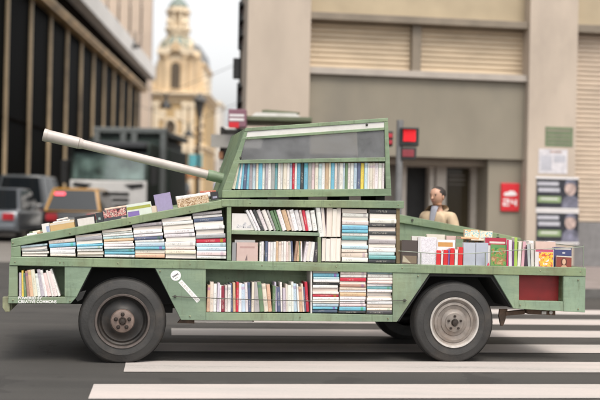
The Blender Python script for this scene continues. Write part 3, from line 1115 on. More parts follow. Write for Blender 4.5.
def print_material():
    m = bpy.data.materials.new('printed_ink')
    n, l = nt(m)
    b = n['Principled BSDF']
    oi = n.new('ShaderNodeObjectInfo')
    tc = n.new('ShaderNodeTexCoord')
    nz = n.new('ShaderNodeTexNoise')
    nz.inputs['Scale'].default_value = 45
    nz.inputs['Detail'].default_value = 4
    l.new(tc.outputs['Object'], nz.inputs[0])
    mx = n.new('ShaderNodeMix')
    mx.data_type = 'RGBA'
    mx.blend_type = 'MULTIPLY'
    l.new(math_node(n, l, 'MULTIPLY', nz.outputs['Fac'], 0.5), mx.inputs[0])
    l.new(oi.outputs['Color'], mx.inputs[6])
    mx.inputs[7].default_value = (0.6, 0.55, 0.5, 1)
    l.new(mx.outputs[2], b.inputs['Base Color'])
    b.inputs['Roughness'].default_value = 0.4
    return m


def picture_material(name, cols, scale):
    m = bpy.data.materials.new(name)
    n, l = nt(m)
    b = n['Principled BSDF']
    tc = n.new('ShaderNodeTexCoord')
    nz = n.new('ShaderNodeTexNoise')
    nz.inputs['Scale'].default_value = scale
    nz.inputs['Detail'].default_value = 3
    nz.inputs['Distortion'].default_value = 1.2
    l.new(tc.outputs['Object'], nz.inputs[0])
    rp = n.new('ShaderNodeValToRGB')
    rp.color_ramp.interpolation = 'CONSTANT'
    k = len(cols)
    while len(rp.color_ramp.elements) < k:
        rp.color_ramp.elements.new(0.5)
    for i, c in enumerate(cols):
        rp.color_ramp.elements[i].position = 0.3 + 0.4 * i / k if i else 0.0
        rp.color_ramp.elements[i].color = (*c, 1)
    l.new(nz.outputs['Fac'], rp.inputs[0])
    l.new(rp.outputs[0], b.inputs['Base Color'])
    b.inputs['Roughness'].default_value = 0.3
    return m


M['print'] = print_material()
M['mag'] = picture_material('magazine_picture', [(0.05, 0.08, 0.3), (0.6, 0.08, 0.03), (0.75, 0.5, 0.05), (0.7, 0.3, 0.04), (0.7, 0.66, 0.6)], 22)
M['greenpic'] = picture_material('green_picture', [(0.04, 0.16, 0.04), (0.12, 0.3, 0.07), (0.3, 0.14, 0.05), (0.45, 0.3, 0.15)], 26)
M['mixpic'] = picture_material('patterned_picture', [(0.04, 0.02, 0.02), (0.4, 0.12, 0.12), (0.6, 0.42, 0.36), (0.1, 0.08, 0.08)], 38)
M['dots'] = picture_material('dotted_print', [(0.66, 0.63, 0.66), (0.62, 0.6, 0.64), (0.5, 0.46, 0.5), (0.66, 0.64, 0.66)], 70)
M['sketch'] = picture_material('pencil_sketch', [(0.16, 0.16, 0.18), (0.62, 0.6, 0.6), (0.4, 0.4, 0.42)], 30)
M['comics'] = picture_material('comic_spines', [(0.65, 0.3, 0.08), (0.7, 0.62, 0.5), (0.15, 0.42, 0.5), (0.7, 0.55, 0.4)], 30)
M['brownpic'] = picture_material('gilt_pattern', [(0.18, 0.1, 0.05), (0.45, 0.3, 0.18), (0.62, 0.5, 0.38), (0.3, 0.18, 0.09)], 45)
rect = lambda a, b_, c_, d_: [(a, b_), (c_, b_), (c_, d_), (a, d_)]
ell = lambda cx, cy, rx, ry, n=16: [(cx + rx * math.cos(2 * math.pi * i / n), cy + ry * math.sin(2 * math.pi * i / n)) for i in range(n)]

WHT, CRM, BLK = (0.7, 0.68, 0.67), (0.68, 0.58, 0.46), (0.03, 0.03, 0.032)
# face-on books on the shelves
flat('white book facing out with a grey mountain sketch, at the shelf start', 231.8, 213.6, 255.4, 230.0, 0.02, 0.016, WHT, [('cover_picture', [(0.2, 0.12), (0.2, 0.42), (0.32, 0.26), (0.45, 0.3), (0.56, 0.52), (0.7, 0.25), (0.82, 0.36), (0.82, 0.12)], None, M['sketch'])])
flat('pinkish book facing out below the mountain sketch', 236.5, 242.5, 257.5, 261.5, 0.018, 0.02, (0.56, 0.42, 0.39), [('cover_print', rect(0.15, 0.7, 0.85, 0.8), (0.45, 0.3, 0.28), None), ('cover_print', [(0.40, 0.06), (0.5, 0.4), (0.52, 0.06)], (0.2, 0.14, 0.14), None)])
flat('tall white book standing behind the pinkish one', 234.5, 240, 254.5, 261.3, 0.05, 0.016, WHT)
flat('thin grey book at the post beside the pinkish one', 232, 242.5, 236.3, 261.2, 0.03, 0.12, (0.3, 0.3, 0.32))

# on the sloping roof in front of the turret: everything stands just behind the rail
RW = 0.05


def on_roof(label, x0, y0, x1, y1, t, col, prints=(), tilt=10.0, w=RW, name='book'):
    return flat(label, x0, y0, x1, y1, w, t, col, prints, 'books lying on the sloping roof', tilt, name)


def lying(label, x0, x1, yb, t_px, col, code='w', w=RW, tilt=10.0, d=0.14, group='books lying on the sloping roof', hh=None):
    u0, z0 = S(x0, yb, w)
    u1, _ = S(x1, yb, w)
    t = t_px * 8.9 / F
    z0 = S((x0 + x1) / 2, yb, w)[1] - 0.5 * (u1 - u0) * math.tan(R(tilt))
    m = T_(u0, w, z0) @ Matrix.Rotation(R(-tilt), 4, 'Y') @ T_(0, 0, t) @ RYp
    return book(m, t, d, u1 - u0, code, label, group, 'book', col)


lying('small white paperback lying nearest the nose on the roof', 27.5, 37.5, 236.6, 3.2, WHT)
lying('small brown paperback lying on the roof behind the white one', 36.8, 44.0, 235, 3.0, (0.45, 0.3, 0.17), w=0.09)
lying('small cream paperback stacked askew near the nose', 33, 40, 233.2, 2.2, CRM, w=0.13)
on_roof('upright white and blue booklet between paperback and tan box book', 43, 223.4, 50.5, 233.4, 0.05, WHT, [('cover_print', rect(0.55, 0.1, 0.95, 0.7), (0.3, 0.36, 0.52), None)])
on_roof('tan wood coloured thick book with ragged pages on the roof', 51.3, 221.5, 76.0, 232.4, 0.12, (0.56, 0.38, 0.18), [('cover_print', rect(0.0, 0.8, 1, 0.98), (0.66, 0.6, 0.52), None)])
lying('loose white pages lying over the tan book', 53, 70, 222.4, 1.6, WHT, w=0.07)
lying('crumpled white pamphlet on top of the tan book', 57, 68, 220.0, 1.8, (0.64, 0.6, 0.57), w=0.08, tilt=14)
on_roof('black bordered book with a blank white cover on the roof', 76.4, 215.4, 97.0, 228.4, 0.03, BLK, [('cover_panel', rect(0.12, 0.08, 0.93, 0.82), (0.66, 0.62, 0.6), None)])
on_roof('narrow black book beside the black bordered one', 97.2, 212.6, 104.4, 224.4, 0.04, (0.04, 0.045, 0.05), [('cover_print', rect(0.3, 0.4, 0.6, 0.6), (0.3, 0.4, 0.38), None)])
on_roof('dark book with a pink flowered cover band on the roof', 104.6, 208.6, 128, 223.2, 0.05, (0.06, 0.06, 0.075), [('cover_picture', rect(0.02, 0.45, 0.99, 0.97), None, M['mixpic']), ('cover_print', [(0.7, 0.02), (0.78, 0.4), (0.95, 0.3), (0.92, 0.05)], (0.5, 0.4, 0.36), None)])
lying('peach book lying on the dark flowered book', 105, 131, 209.0, 2.4, (0.66, 0.48, 0.38), w=0.06)
on_roof('white book with olive stripe and purple block on its cover', 128.4, 202.9, 153.2, 217.6, 0.03, (0.62, 0.68, 0.62), [('cover_print', rect(0.0, 0.62, 0.97, 0.82), (0.36, 0.38, 0.08), None), ('cover_print', rect(0.02, 0.1, 0.48, 0.5), (0.22, 0.15, 0.42), None)])
on_roof('cream booklet beside the lilac book on the roof', 152.6, 205.6, 159, 214.0, 0.03, (0.62, 0.52, 0.42))
on_roof('lilac book standing tilted on the roof under the barrel', 157, 193.2, 173.6, 211.6, 0.025, (0.30, 0.26, 0.42), [('cover_print', rect(0.06, 0.05, 0.94, 0.95), (0.33, 0.29, 0.46), None)], tilt=12)
on_roof('thick brown book with a gilt patterned cover, nearest the turret', 178.5, 196.8, 210.4, 207.6, 0.08, (0.5, 0.38, 0.26), [('cover_picture', rect(0.01, 0.03, 0.99, 0.95), None, M['brownpic'])], tilt=11)
lying('broad white book lying on the gilt patterned one', 176.8, 211, 198.8, 4.6, WHT, w=0.055, tilt=9, d=0.18)
lying('thin navy book lying at the turret foot', 197, 214, 196.6, 2.6, (0.05, 0.06, 0.1), w=0.1, tilt=6)
lying('red book lying at the turret foot under the barrel', 200, 216, 192.6, 2.0, (0.4, 0.12, 0.07), w=0.16, tilt=4)
on_roof('small black book propped against the turret foot', 211.5, 191.8, 219, 199.8, 0.05, BLK, [('cover_print', rect(0.2, 0.2, 0.8, 0.45), (0.3, 0.3, 0.4), None)], tilt=9)

# on the open rear deck
G2 = 'books standing on the rear deck'


def deck(label, x0, y0, x1, y1, t, col, prints=(), w=0.035, tilt=-1.0, name='book', lean=4.0):
    return flat(label, x0, y0, x1, y1, w, t, col, prints, G2, tilt, name, lean)


deck('black and brown box file beside the end board', 401.4, 240.2, 417.3, 264.2, 0.1, (0.06, 0.045, 0.04), [('cover_print', rect(0.05, 0.03, 0.95, 0.35), (0.2, 0.15, 0.1), None), ('cover_print', [(0.05, 0.1), (0.12, 0.35), (0.6, 0.04)], (0.45, 0.4, 0.3), None)])
deck('white dotted notebook next to the box file', 417.6, 237.0, 436.4, 264.6, 0.03, (0.68, 0.66, 0.68), [('cover_picture', rect(0.17, 0.03, 0.98, 0.97), None, M['dots']), ('cover_print', rect(0.0, 0.0, 0.13, 1), (0.55, 0.54, 0.55), None)])
deck('white binder with an orange label behind the red books', 436.8, 239.8, 455, 264.8, 0.03, (0.68, 0.67, 0.70), [('cover_label', rect(0.05, 0.72, 0.86, 0.9), (0.5, 0.26, 0.08), None)], w=0.08)
red = (0.62, 0.025, 0.03)
for (x0, x1, yy, cc, lb) in ((436, 440.6, 250.5, red, 'first bright red book under the orange label'), (440.9, 443.0, 251.5, WHT, 'thin white book between two bright red ones'),
                             (443.2, 447.8, 250.2, red, 'second bright red book under the orange label'), (448.0, 449.6, 249.4, (0.25, 0.1, 0.35), 'thin purple book among the bright red ones'),
                             (449.8, 454.2, 248.4, red, 'third bright red book, with a blue foot mark'), (454.5, 457.8, 249.6, WHT, 'white book before the tallest bright red one'),
                             (458.0, 462.6, 247.3, red, 'tallest bright red book beside the slate blue pair')):
    deck(lb, x0, yy, x1, 265.3, 0.05, cc, w=0.028, lean=0)
deck('slate blue folder next to the red books', 463.2, 242.6, 475.4, 265.9, 0.03, (0.40, 0.43, 0.50), w=0.032)
deck('slate blue folder with a hidden red bow, next to the green picture', 475.8, 242.8, 488, 266.2, 0.03, (0.38, 0.41, 0.49), [('bow', [(0.9, 0.05), (1.02, 0.16), (1.12, 0.1), (1.02, 0.0)], (0.6, 0.05, 0.1), None)], w=0.034)
deck('white board book between folder and green picture', 487.6, 240.4, 490.3, 266.0, 0.03, WHT, w=0.05)
deck('green illustrated book under the maroon box', 490.6, 244.6, 506.2, 265.9, 0.03, (0.10, 0.25, 0.08), [('cover_picture', rect(0.03, 0.03, 0.97, 0.85), None, M['greenpic'])], w=0.033)
deck('maroon box with a white stripe, topping the green book', 485.2, 237.8, 506.6, 245.4, 0.12, (0.36, 0.02, 0.05), [('cover_print', rect(0.2, 0.25, 0.93, 0.5), (0.62, 0.55, 0.52), None)], w=0.06, name='boxed_book')
for (x0, x1, yy, cc, lb, tl) in ((506.6, 508.4, 240, (0.5, 0.03, 0.1), 'thin crimson book beside the maroon box', 0), (508.6, 512.2, 240, (0.66, 0.6, 0.68), 'tall white book beside the thin crimson one', 1),
                                 (512.4, 513.8, 242, (0.18, 0.08, 0.25), 'thin dark purple book before the lime one', 0), (514, 517.2, 237.6, (0.36, 0.52, 0.10), 'lime green book standing tall on the deck', 0),
                                 (517.4, 520.8, 241.5, (0.68, 0.66, 0.62), 'white book just behind the lime green one', -2), (521, 524.2, 241.6, (0.62, 0.36, 0.42), 'pink book standing on the rear deck', -4),
                                 (524.4, 527.6, 247, (0.05, 0.03, 0.05), 'short black and maroon book before the leaning grey one', 3), (528.0, 531.0, 244.2, (0.42, 0.45, 0.46), 'grey book leaning at the magazine', 4), (531.2, 534.2, 243.4, (0.60, 0.58, 0.55), 'off white book between the leaning grey one and the magazine', 3)):
    deck(lb, x0, yy, x1, 266.4, 0.09, cc, w=0.03, tilt=tl, lean=0)
deck('pinkish cream carton behind the colourful magazine', 535.4, 241.6, 555.8, 262, 0.1, (0.58, 0.43, 0.38), w=0.13)
deck('white magazine with an orange, yellow and blue cover picture', 535, 249.4, 553.4, 267.2, 0.015, (0.66, 0.62, 0.62), [('cover_print', rect(0.02, 0.86, 0.98, 0.99), (0.5, 0.08, 0.16), None), ('cover_picture', rect(0.2, 0.04, 0.98, 0.84), None, M['mag'])], w=0.05, name='magazine')
deck('navy book behind the portrait cover', 553.6, 247.4, 571.6, 267.2, 0.03, (0.05, 0.06, 0.16), [('cover_print', rect(0.05, 0.88, 0.95, 0.96), (0.5, 0.48, 0.46), None), ('cover_print', ell(0.55, 0.72, 0.09, 0.05), (0.5, 0.5, 0.55), None)], w=0.075)
deck('brown red paperback with a portrait on its cover, last at the tail', 556.2, 256, 571.4, 267.6, 0.02, (0.22, 0.045, 0.03), [('cover_frame', rect(0.0, 0.9, 1, 1), (0.62, 0.56, 0.48), None), ('portrait_hair', ell(0.5, 0.48, 0.2, 0.36), (0.1, 0.03, 0.02), None), ('portrait_face', ell(0.5, 0.5, 0.12, 0.25), (0.6, 0.38, 0.26), None), ('portrait_dress', [(0.28, 0.02), (0.4, 0.2), (0.6, 0.2), (0.74, 0.02)], (0.5, 0.3, 0.2), None)], w=0.032, tilt=-2)
row('wpcwolwdrwcwyv', 487, 556, 262, 241.0, "the rear deck's second rank", 'books in the second rank of the rear deck', leans=[rnd.uniform(-5, 5) for _ in range(14)], hv=0.06, wp=0.155, w=0.0, d=0.13)
# second rank, leaning on the far board
for (x0, x1, y0, y1, cc, lb, pr) in ((411, 424, 236.3, 262, WHT, 'white book in the rear rank behind the dotted notebook', ()), (426, 444, 234.5, 262, (0.68, 0.64, 0.56), 'cream book in the rear rank behind the white binder', ()),
                                     (445.5, 455, 236, 262, (0.62, 0.45, 0.42), 'pale pink book in the rear rank above the red books', ()),
                                     (463.5, 478, 229.6, 260, (0.6, 0.42, 0.24), 'book with a comic strip cover above the first slate folder', [('cover_picture', rect(0.02, 0.5, 0.98, 0.98), None, M['comics'])]),
                                     (478.4, 491.5, 231, 260, (0.64, 0.58, 0.48), 'book with blue and orange cover above the second slate folder', [('cover_picture', rect(0.02, 0.6, 0.98, 0.97), None, M['comics'])])):
    deck(lb, x0, y0, x1, y1, 0.03, cc, pr, w=0.22, lean=0)
for (x, y, k) in ((467, 239.5, 0), (477, 241.0, 1)):
    lying(['orange paperback lying across the slate folders', 'cream paperback lying half over the orange one'][k], x - 6, x + 12, y, 2.2, [(0.62, 0.36, 0.2), CRM][k], w=0.10, tilt=-1.5, group=G2)
# a lamp-like knob fixed on the far rail
p = S(497, 235, W)
b = MB().lathe([(0.02, 0), (0.024, 0.02), (0.012, 0.03), (0.02, 0.045), (0.0, 0.055)], 14, 'z', mtx=T_(p[0], W - 0.015, p[1] - 0.04))
b.build('rail_knob', M['wire'], tank, smooth=40)
p = S(411.5, 220, W)
MB().lathe([(0.012, 0.0), (0.012, -0.012)], 10, 'y', mtx=T_(p[0], W - 0.031, p[1])).build('rail_bolt', M['wire'], tank)

# ------------------------------------------------------------------ the setting: ground
M['asphalt'] = asphalt_material()
M['paint'] = paint_material()
M['slab'] = mat('pavement_slabs', (0.22, 0.185, 0.175), 0.75, var=0.15, scale=3, dirt=(0.15, 0.13, 0.12), dirt_amt=0.6, bump=0.2)
M['kerb'] = mat('kerb_stone', (0.10, 0.095, 0.09), 0.7, var=0.2, scale=6)
M['paleroad'] = mat('pale_road', (0.20, 0.185, 0.17), 0.75, var=0.2, scale=0.8, bump=0.2, stretch=(0.4, 2, 1))


def sheet(name, poly, z, m, kind='structure'):
    o = MB().add([(x, y, z) for x, y in poly], [tuple(range(len(poly)))]).build(name, m)
    return tag(o, kind=kind)


sheet('ground', [(-400, -60), (400, -60), (400, 500), (-400, 500)], 0.0, M['asphalt'])


def line_pt(base, ang, s):
    return (base[0] + s * math.cos(ang), base[1] + s * math.sin(ang))


CA = R(7.0)
for i, yc in enumerate((7.70, 8.84, 9.97, 11.11, 12.25, 13.39)):
    # white bars of the crossing, parallel to the tank's way
    a = line_pt((0, yc), CA, -1.42 + 0.05 * i)
    bq = line_pt((0, yc), CA, 4.6)
    nx, ny = -math.sin(CA), math.cos(CA)
    hw = 0.285
    poly = [(a[0] - nx * hw, a[1] - ny * hw), (bq[0] - nx * hw, bq[1] - ny * hw), (bq[0] + nx * hw, bq[1] + ny * hw), (a[0] + nx * hw, a[1] + ny * hw)]
    o = sheet('road_marking', poly, 0.004, M['paint'])
# paler band of road at the cross street mouth
sheet('road', [(-60, 22.5), (-4.5, 21.5), (-5.0, 32.5), (-60, 33.5)], 0.006, M['paleroad'])

KB = at(585, 297, 16.2)
KB.z = 0
WB = at(585, 267, 22.0)
WB.z = 0.13


def along(base, s, w=0.0):
    return (base.x + s * UX.x + w * WX.x, base.y + s * UX.y + w * WX.y)


CD = Vector((-0.032, 1.0, 0)).normalized()      # cross street runs almost straight away
corner = along(KB, -6.3)
c2 = along(KB, -7.1, 0.8)
far_c = (c2[0] + CD.x * 140, c2[1] + CD.y * 140)
far_r = along(KB, 60)
pv = [corner, far_r, along(KB, 60, 160), far_c, c2, along(KB, -6.9, 0.25)]
b = MB().prism(pv, 0.003, 0.13, 'z')
tag(b.build('pavement', M['slab'], bevel=0.02), kind='structure')
inner = [(-6.9, 0.25), (-6.3, 0.0), (60, 0.0)]
b = MB()
outer = [along(KB, s, w - 0.15) for s, w in inner] + [along(KB, 60, -0.002), along(KB, -6.3, -0.002), along(KB, -6.9, 0.248)]
b.prism(outer, 0.002, 0.125, 'z')
tag(b.build('kerb', M['kerb']), kind='structure')

# ------------------------------------------------------------------ corner building (right)
M['stone_wall'] = mat('grey_beige_render', (0.225, 0.20, 0.155), 0.85, var=0.12, scale=0.9, dirt=(0.15, 0.14, 0.12), dirt_amt=0.6, bump=0.15, stretch=(1, 1, 0.6))
M['pilaster'] = mat('pinkish_beige_stone', (0.44, 0.368, 0.30), 0.8, var=0.10, scale=1.2, dirt=(0.30, 0.25, 0.21), dirt_amt=0.6, bump=0.15, stretch=(1, 1, 0.5))
M['ochre'] = mat('ochre_render', (0.40, 0.325, 0.22), 0.8, var=0.1, scale=1.5)
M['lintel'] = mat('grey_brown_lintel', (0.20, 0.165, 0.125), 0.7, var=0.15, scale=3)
M['sill'] = mat('pale_grey_sill', (0.36, 0.32, 0.28), 0.7, var=0.1, scale=3)
M['shutter'] = mat('cream_roller_shutter', (0.50, 0.395, 0.275), 0.55, var=0.12, scale=1.5, stretch=(1, 1, 3))
M['shutter_pink'] = mat('pinkish_roller_shutter', (0.48, 0.385, 0.295), 0.55, var=0.12, scale=1.5, stretch=(1, 1, 3))
M['plinth'] = mat('dark_granite_plinth', (0.17, 0.165, 0.165), 0.6, var=0.15, scale=8)
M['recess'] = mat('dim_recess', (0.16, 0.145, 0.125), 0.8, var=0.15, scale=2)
M['doorframe'] = mat('grey_metal_frame', (0.42, 0.38, 0.33), 0.5, var=0.1)
M['dark_glass'] = glass_material('dark_glass', (0.015, 0.014, 0.013), 0.06, 1.0, 0.6)
M['brown_glass'] = glass_material('brown_door_glass', (0.045, 0.035, 0.02), 0.1, 1.0, 0.4)

bld = empty('corner_building', WB, TH, 'grey beige corner building with pinkish stone pilasters and closed roller shutters', 'building')


def B(px, py, w=0.0):
    return plane_hit(px, py, WB, w)[0], plane_hit(px, py, WB, w)[1] - WB.z


def bbox_(mb, x0, y0, x1, y1, w0, w1, ref=None, mi=0):
    """Block whose front face w0 fills a rectangle of the wall."""
    xm, ym = (x0 + x1) / 2, (y0 + y1) / 2
    ua, ub = B(x0, ym, w0)[0], B(x1, ym, w0)[0]
    za, zb = B(xm, y1, w0)[1], B(xm, y0, w0)[1]
    mb.box(ua, ub, w0, w1, za, zb, mi)
    return ua, ub, za, zb


uL, uR = B(246, 100, -0.2)[0], 28.0
TOP = 15.0
zl = lambda y, x=420, w=0.0: B(x, y, w)[1]
# main body behind the facade skin
b = MB()
sk = CD.x * UX.x + CD.y * UX.y
skw = CD.x * WX.x + CD.y * WX.y
dep = 30
b.prism([(uL + 0.3, 1.2), (uR, 1.2), (uR, dep), (uL + 0.3 + sk / skw * dep, dep)], 0.0, TOP, 'z')
b.build('core', M['stone_wall'], bld)
# spandrel between door zone and windows, and right of the door
zWin0, zWin1, zDoor = zl(66.5), zl(17), zl(150.5)
b = MB()
uP1a, uP1b = B(246, 100, -0.2)[0], B(309.5, 100, -0.2)[0]
uP2a, uP2b = B(528.5, 100, -0.2)[0], B(577, 100, -0.2)[0]
b.box(uP1a + 0.05, uP2b - 0.1, 0.0, 1.19, zDoor, zWin0 - 0.10)
b.build('spandrel_wall', M['stone_wall'], bld, 0.01)
b = MB()
b.box(uP1a + 0.05, uP2b - 0.1, 0.1, 1.19, zWin1 + 0.12, TOP)
b.box(uP2b - 0.095, uR, 0.1, 1.19, zl(27, 590) + 0.16, TOP)
b.build('upper_wall', M['ochre'], bld, 0.01)
b = MB()
b.box(uP1a + 0.05, uP2a + 0.02, -0.12, 0.3, zWin1 - 0.02, zWin1 + 0.118)
b.box(uP2b - 0.05, uR, -0.12, 0.3, zl(27, 590), zl(27, 590) + 0.158)
b.build('lintel', M['lintel'], bld, 0.008)
b = MB()
b.box(uP1a + 0.05, uP2a + 0.02, -0.10, 0.4, zWin0 - 0.098, zWin0 + 0.03)
b.build('sill', M['sill'], bld, 0.008)
# shutters with real slats
def shutter(name, u0_, u1_, z0_, z1_, w0, m, pitch=0.095):
    mb = MB()
    n = max(2, int((z1_ - z0_) / pitch))
    p_ = (z1_ - z0_) / n
    prof = []
    for i in range(n):
        z = z0_ + i * p_
        prof += [(w0 + 0.03, z), (w0 + 0.006, z + 0.14 * p_), (w0, z + 0.4 * p_), (w0 + 0.004, z + 0.75 * p_), (w0 + 0.018, z + 0.93 * p_)]
    prof += [(w0 + 0.03, z1_), (w0 + 0.08, z1_), (w0 + 0.08, z0_)]
    mb.prism(prof, u0_, u1_, 'x')
    return mb.build(name, m, bld)


uM0, uM1 = B(411.5, 40, 0.1)[0], B(420.5, 40, 0.1)[0]
shutter('roller_shutter', uP1b - 0.3, uM0, zWin0 + 0.03, zWin1 - 0.02, 0.16, M['shutter'])
shutter('roller_shutter', uM1, uP2a + 0.3, zWin0 + 0.03, zWin1 - 0.02, 0.16, M['shutter'])
b = MB()
b.box(uM0, uM1, 0.02, 0.3, zWin0 + 0.032, zWin1 - 0.022)
b.build('mullion', M['lintel'], bld, 0.008)
shutter('roller_shutter', uP2b - 0.05, uR, zl(216, 590), zl(27, 590), 0.12, M['shutter_pink'])
b = MB()
b.box(uP2b - 0.05, uR, 0.0, 1.19, 0.0, zl(216, 590) - 0.003)
b.build('plinth', M['plinth'], bld, 0.01)
b = MB()
b.box(uP1a, uP1b, -0.2, 1.19, 0.0, TOP)
b.box(uP2a, uP2b, -0.2, 1.19, 0.0, TOP)
b.build('pilaster', M['pilaster'], bld, 0.02)
# floor courses and upper windows beyond the frame
for k in range(3):
    zz = zWin1 + 1.7 + k * 3.4
    if zz + 1.8 > TOP:
        break
    for j in range(7):
        uu = uP1b + 0.6 + j * 3.4
        wf = MB()
        wf.box(uu, uu + 1.6, 0.02, 0.099, zz, zz + 1.9)
        o = wf.build('window', M['sill'], bld)
        MB().box(uu + 0.1, uu + 1.5, 0.0, 0.018, zz + 0.1, zz + 1.8).build('pane', M['dark_glass'], o)
b = MB().box(uL - 0.2, uR, -0.8, 1.3, TOP + 0.002, TOP + 0.5)
b.build('cornice', M['pilaster'], bld, 0.05)
# recessed entrance below the spandrel
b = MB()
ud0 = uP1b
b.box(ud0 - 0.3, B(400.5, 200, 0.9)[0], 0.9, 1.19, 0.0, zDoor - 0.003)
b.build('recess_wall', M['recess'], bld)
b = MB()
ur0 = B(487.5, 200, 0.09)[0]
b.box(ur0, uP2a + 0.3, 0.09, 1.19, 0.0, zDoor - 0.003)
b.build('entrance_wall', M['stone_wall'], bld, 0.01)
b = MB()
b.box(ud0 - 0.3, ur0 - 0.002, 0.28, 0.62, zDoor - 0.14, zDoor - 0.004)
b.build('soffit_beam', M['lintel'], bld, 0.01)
zD = zl(160, 440, 0.9)
b = MB()
bbox_(b, 399, 159, 406, 262, 0.80, 1.1)
bbox_(b, 429, 159, 433, 262, 0.80, 1.1)
bbox_(b, 436, 159, 446, 262, 0.78, 1.1)
bbox_(b, 471, 159, 478, 262, 0.78, 1.1)
bbox_(b, 482, 157, 487.2, 262, 0.45, 1.1)
ua, ub = B(399, 200, 0.8)[0], B(487, 200, 0.8)[0]
b.box(ua, ub, 0.76, 1.1, zD - 0.02, zD + 0.10)
b.build('door_frame', M['doorframe'], bld, 0.008)
b = MB()
bbox_(b, 405, 158, 431, 262, 1.13, 1.18)
b.build('dark_opening', M['black'], bld)
b = MB()
bbox_(b, 444, 163, 473, 262, 0.95, 0.99)
d_ = b.build('glass_door', M['brown_glass'], bld)
b = MB()
for (y0, y1) in ((168.5, 170), (172.5, 174.5), (177.5, 178.6)):
    bbox_(b, 449, y0, 465, y1, 0.944, 0.948)
b.build('door_lettering', M['recess'], d_)
b = MB()
ua, za = B(470, 206, 0.9)
b.tube([(ua, 0.90, za - 0.3), (ua, 0.88, za - 0.25), (ua, 0.88, za + 0.25), (ua, 0.90, za + 0.3)], 0.02, 8)
b.build('door_handle', M['sill'], d_)
b = MB()
bbox_(b, 433, 159, 436, 262, 0.85, 1.05)
bbox_(b, 478, 159, 482, 262, 0.85, 1.05)
b.build('door_side_panel', M['sill'], bld)

# things on the facade -----------------------------------------------
M['sign_red'] = mat('red_sign_enamel', (0.50, 0.012, 0.02), 0.35, var=0.08)
M['poster_black'] = picture_material('poster_dark_print', [(0.016, 0.016, 0.02), (0.026, 0.026, 0.035), (0.018, 0.02, 0.028)], 3)
M['poster_green'] = mat('poster_green', (0.22, 0.30, 0.15), 0.6, var=0.1)
M['poster_white'] = mat('poster_white', (0.66, 0.64, 0.64), 0.6, var=0.05)
M['poster_face'] = mat('poster_face', (0.40, 0.30, 0.27), 0.6, var=0.45, scale=9)
M['poster_suit'] = mat('poster_suit', (0.15, 0.15, 0.20), 0.6, var=0.5, scale=7)
M['poster_grey'] = mat('poster_grey', (0.42, 0.42, 0.46), 0.6, var=0.1)
M['paper_notice'] = mat('printed_notice', (0.56, 0.54, 0.56), 0.7, var=0.12, scale=14, dirt=(0.35, 0.35, 0.4), dirt_amt=0.7)
M['green_notice'] = mat('green_notice', (0.12, 0.17, 0.09), 0.7, var=0.2, scale=9)


def wall_thing(name, label, cat, w, group=None):
    e = empty(name, (0, 0, 0), 0, label, cat, group)
    e.matrix_world = Matrix.Translation(WB) @ Matrix.Rotation(TH, 4, 'Z')
    return e


def wpart(e, name, rects, w0, w1, m, bevel=0.0):
    for r_ in rects:
        mb = MB()
        bbox_(mb, *r_, w0, w1)
        o = mb.build(name, m, e, bevel)
    return o


def wpoly(e, name, poly, w0, w1, m):
    return MB().prism([B(x, y, w0) for x, y in poly], w0, w1).build(name, m, e)


w0 = 0.042
e = wall_thing('wall_sign', 'small red sign with a white car shape and white characters beside the entrance', 'sign', w0)
wpart(e, 'plate', [(501.3, 176.6, 519.5, 204.8)], w0, w0 + 0.045, M['sign_red'], 0.01)
wpoly(e, 'car_symbol', [(503.5, 187.6), (505.5, 185.8), (508.2, 185.6), (509.8, 184.2), (514.2, 184.5), (515.6, 186.2), (517, 187), (516.8, 188.8), (512, 189.4), (505, 189.2)], w0 - 0.006, w0 - 0.001, M['poster_white'])
wpart(e, 'lettering', [(503.2, 192.3, 509.5, 193.6), (507.5, 193.6, 509.5, 195.4), (503.2, 195.4, 509.5, 196.6), (503.2, 196.6, 505, 198.2), (503.2, 198.2, 509.5, 199.4), (511.2, 193, 512.8, 197), (512.8, 195.8, 515.2, 197), (515.2, 193, 516.8, 199.4)], w0 - 0.006, w0 - 0.001, M['poster_white'])
w0 = -0.208
e = wall_thing('notice', 'faded dark green notice pasted highest on the right pilaster', 'notice', w0)
wpart(e, 'sheet', [(545.5, 120.5, 573, 139.8)], w0, w0 + 0.006, M['green_notice'])
wpart(e, 'printed_lines', [(547, 123, 571, 125), (547, 128, 571, 129.4), (547, 132, 571, 133.4), (547, 136, 571, 137.2)], w0 - 0.003, w0 - 0.001, M['stone_wall'])
e = wall_thing('notice', 'white printed notice with small red heading on the right pilaster', 'notice', w0)
wpart(e, 'sheet', [(538.8, 142.6, 567.5, 167)], w0, w0 + 0.006, M['paper_notice'])
wpart(e, 'heading', [(550, 144.2, 562, 146.2)], w0 - 0.003, w0 - 0.001, M['poster_face'])
wpart(e, 'printed_block', [(541, 149, 552, 164), (554, 149, 565.5, 156)], w0 - 0.003, w0 - 0.001, M['poster_grey'])
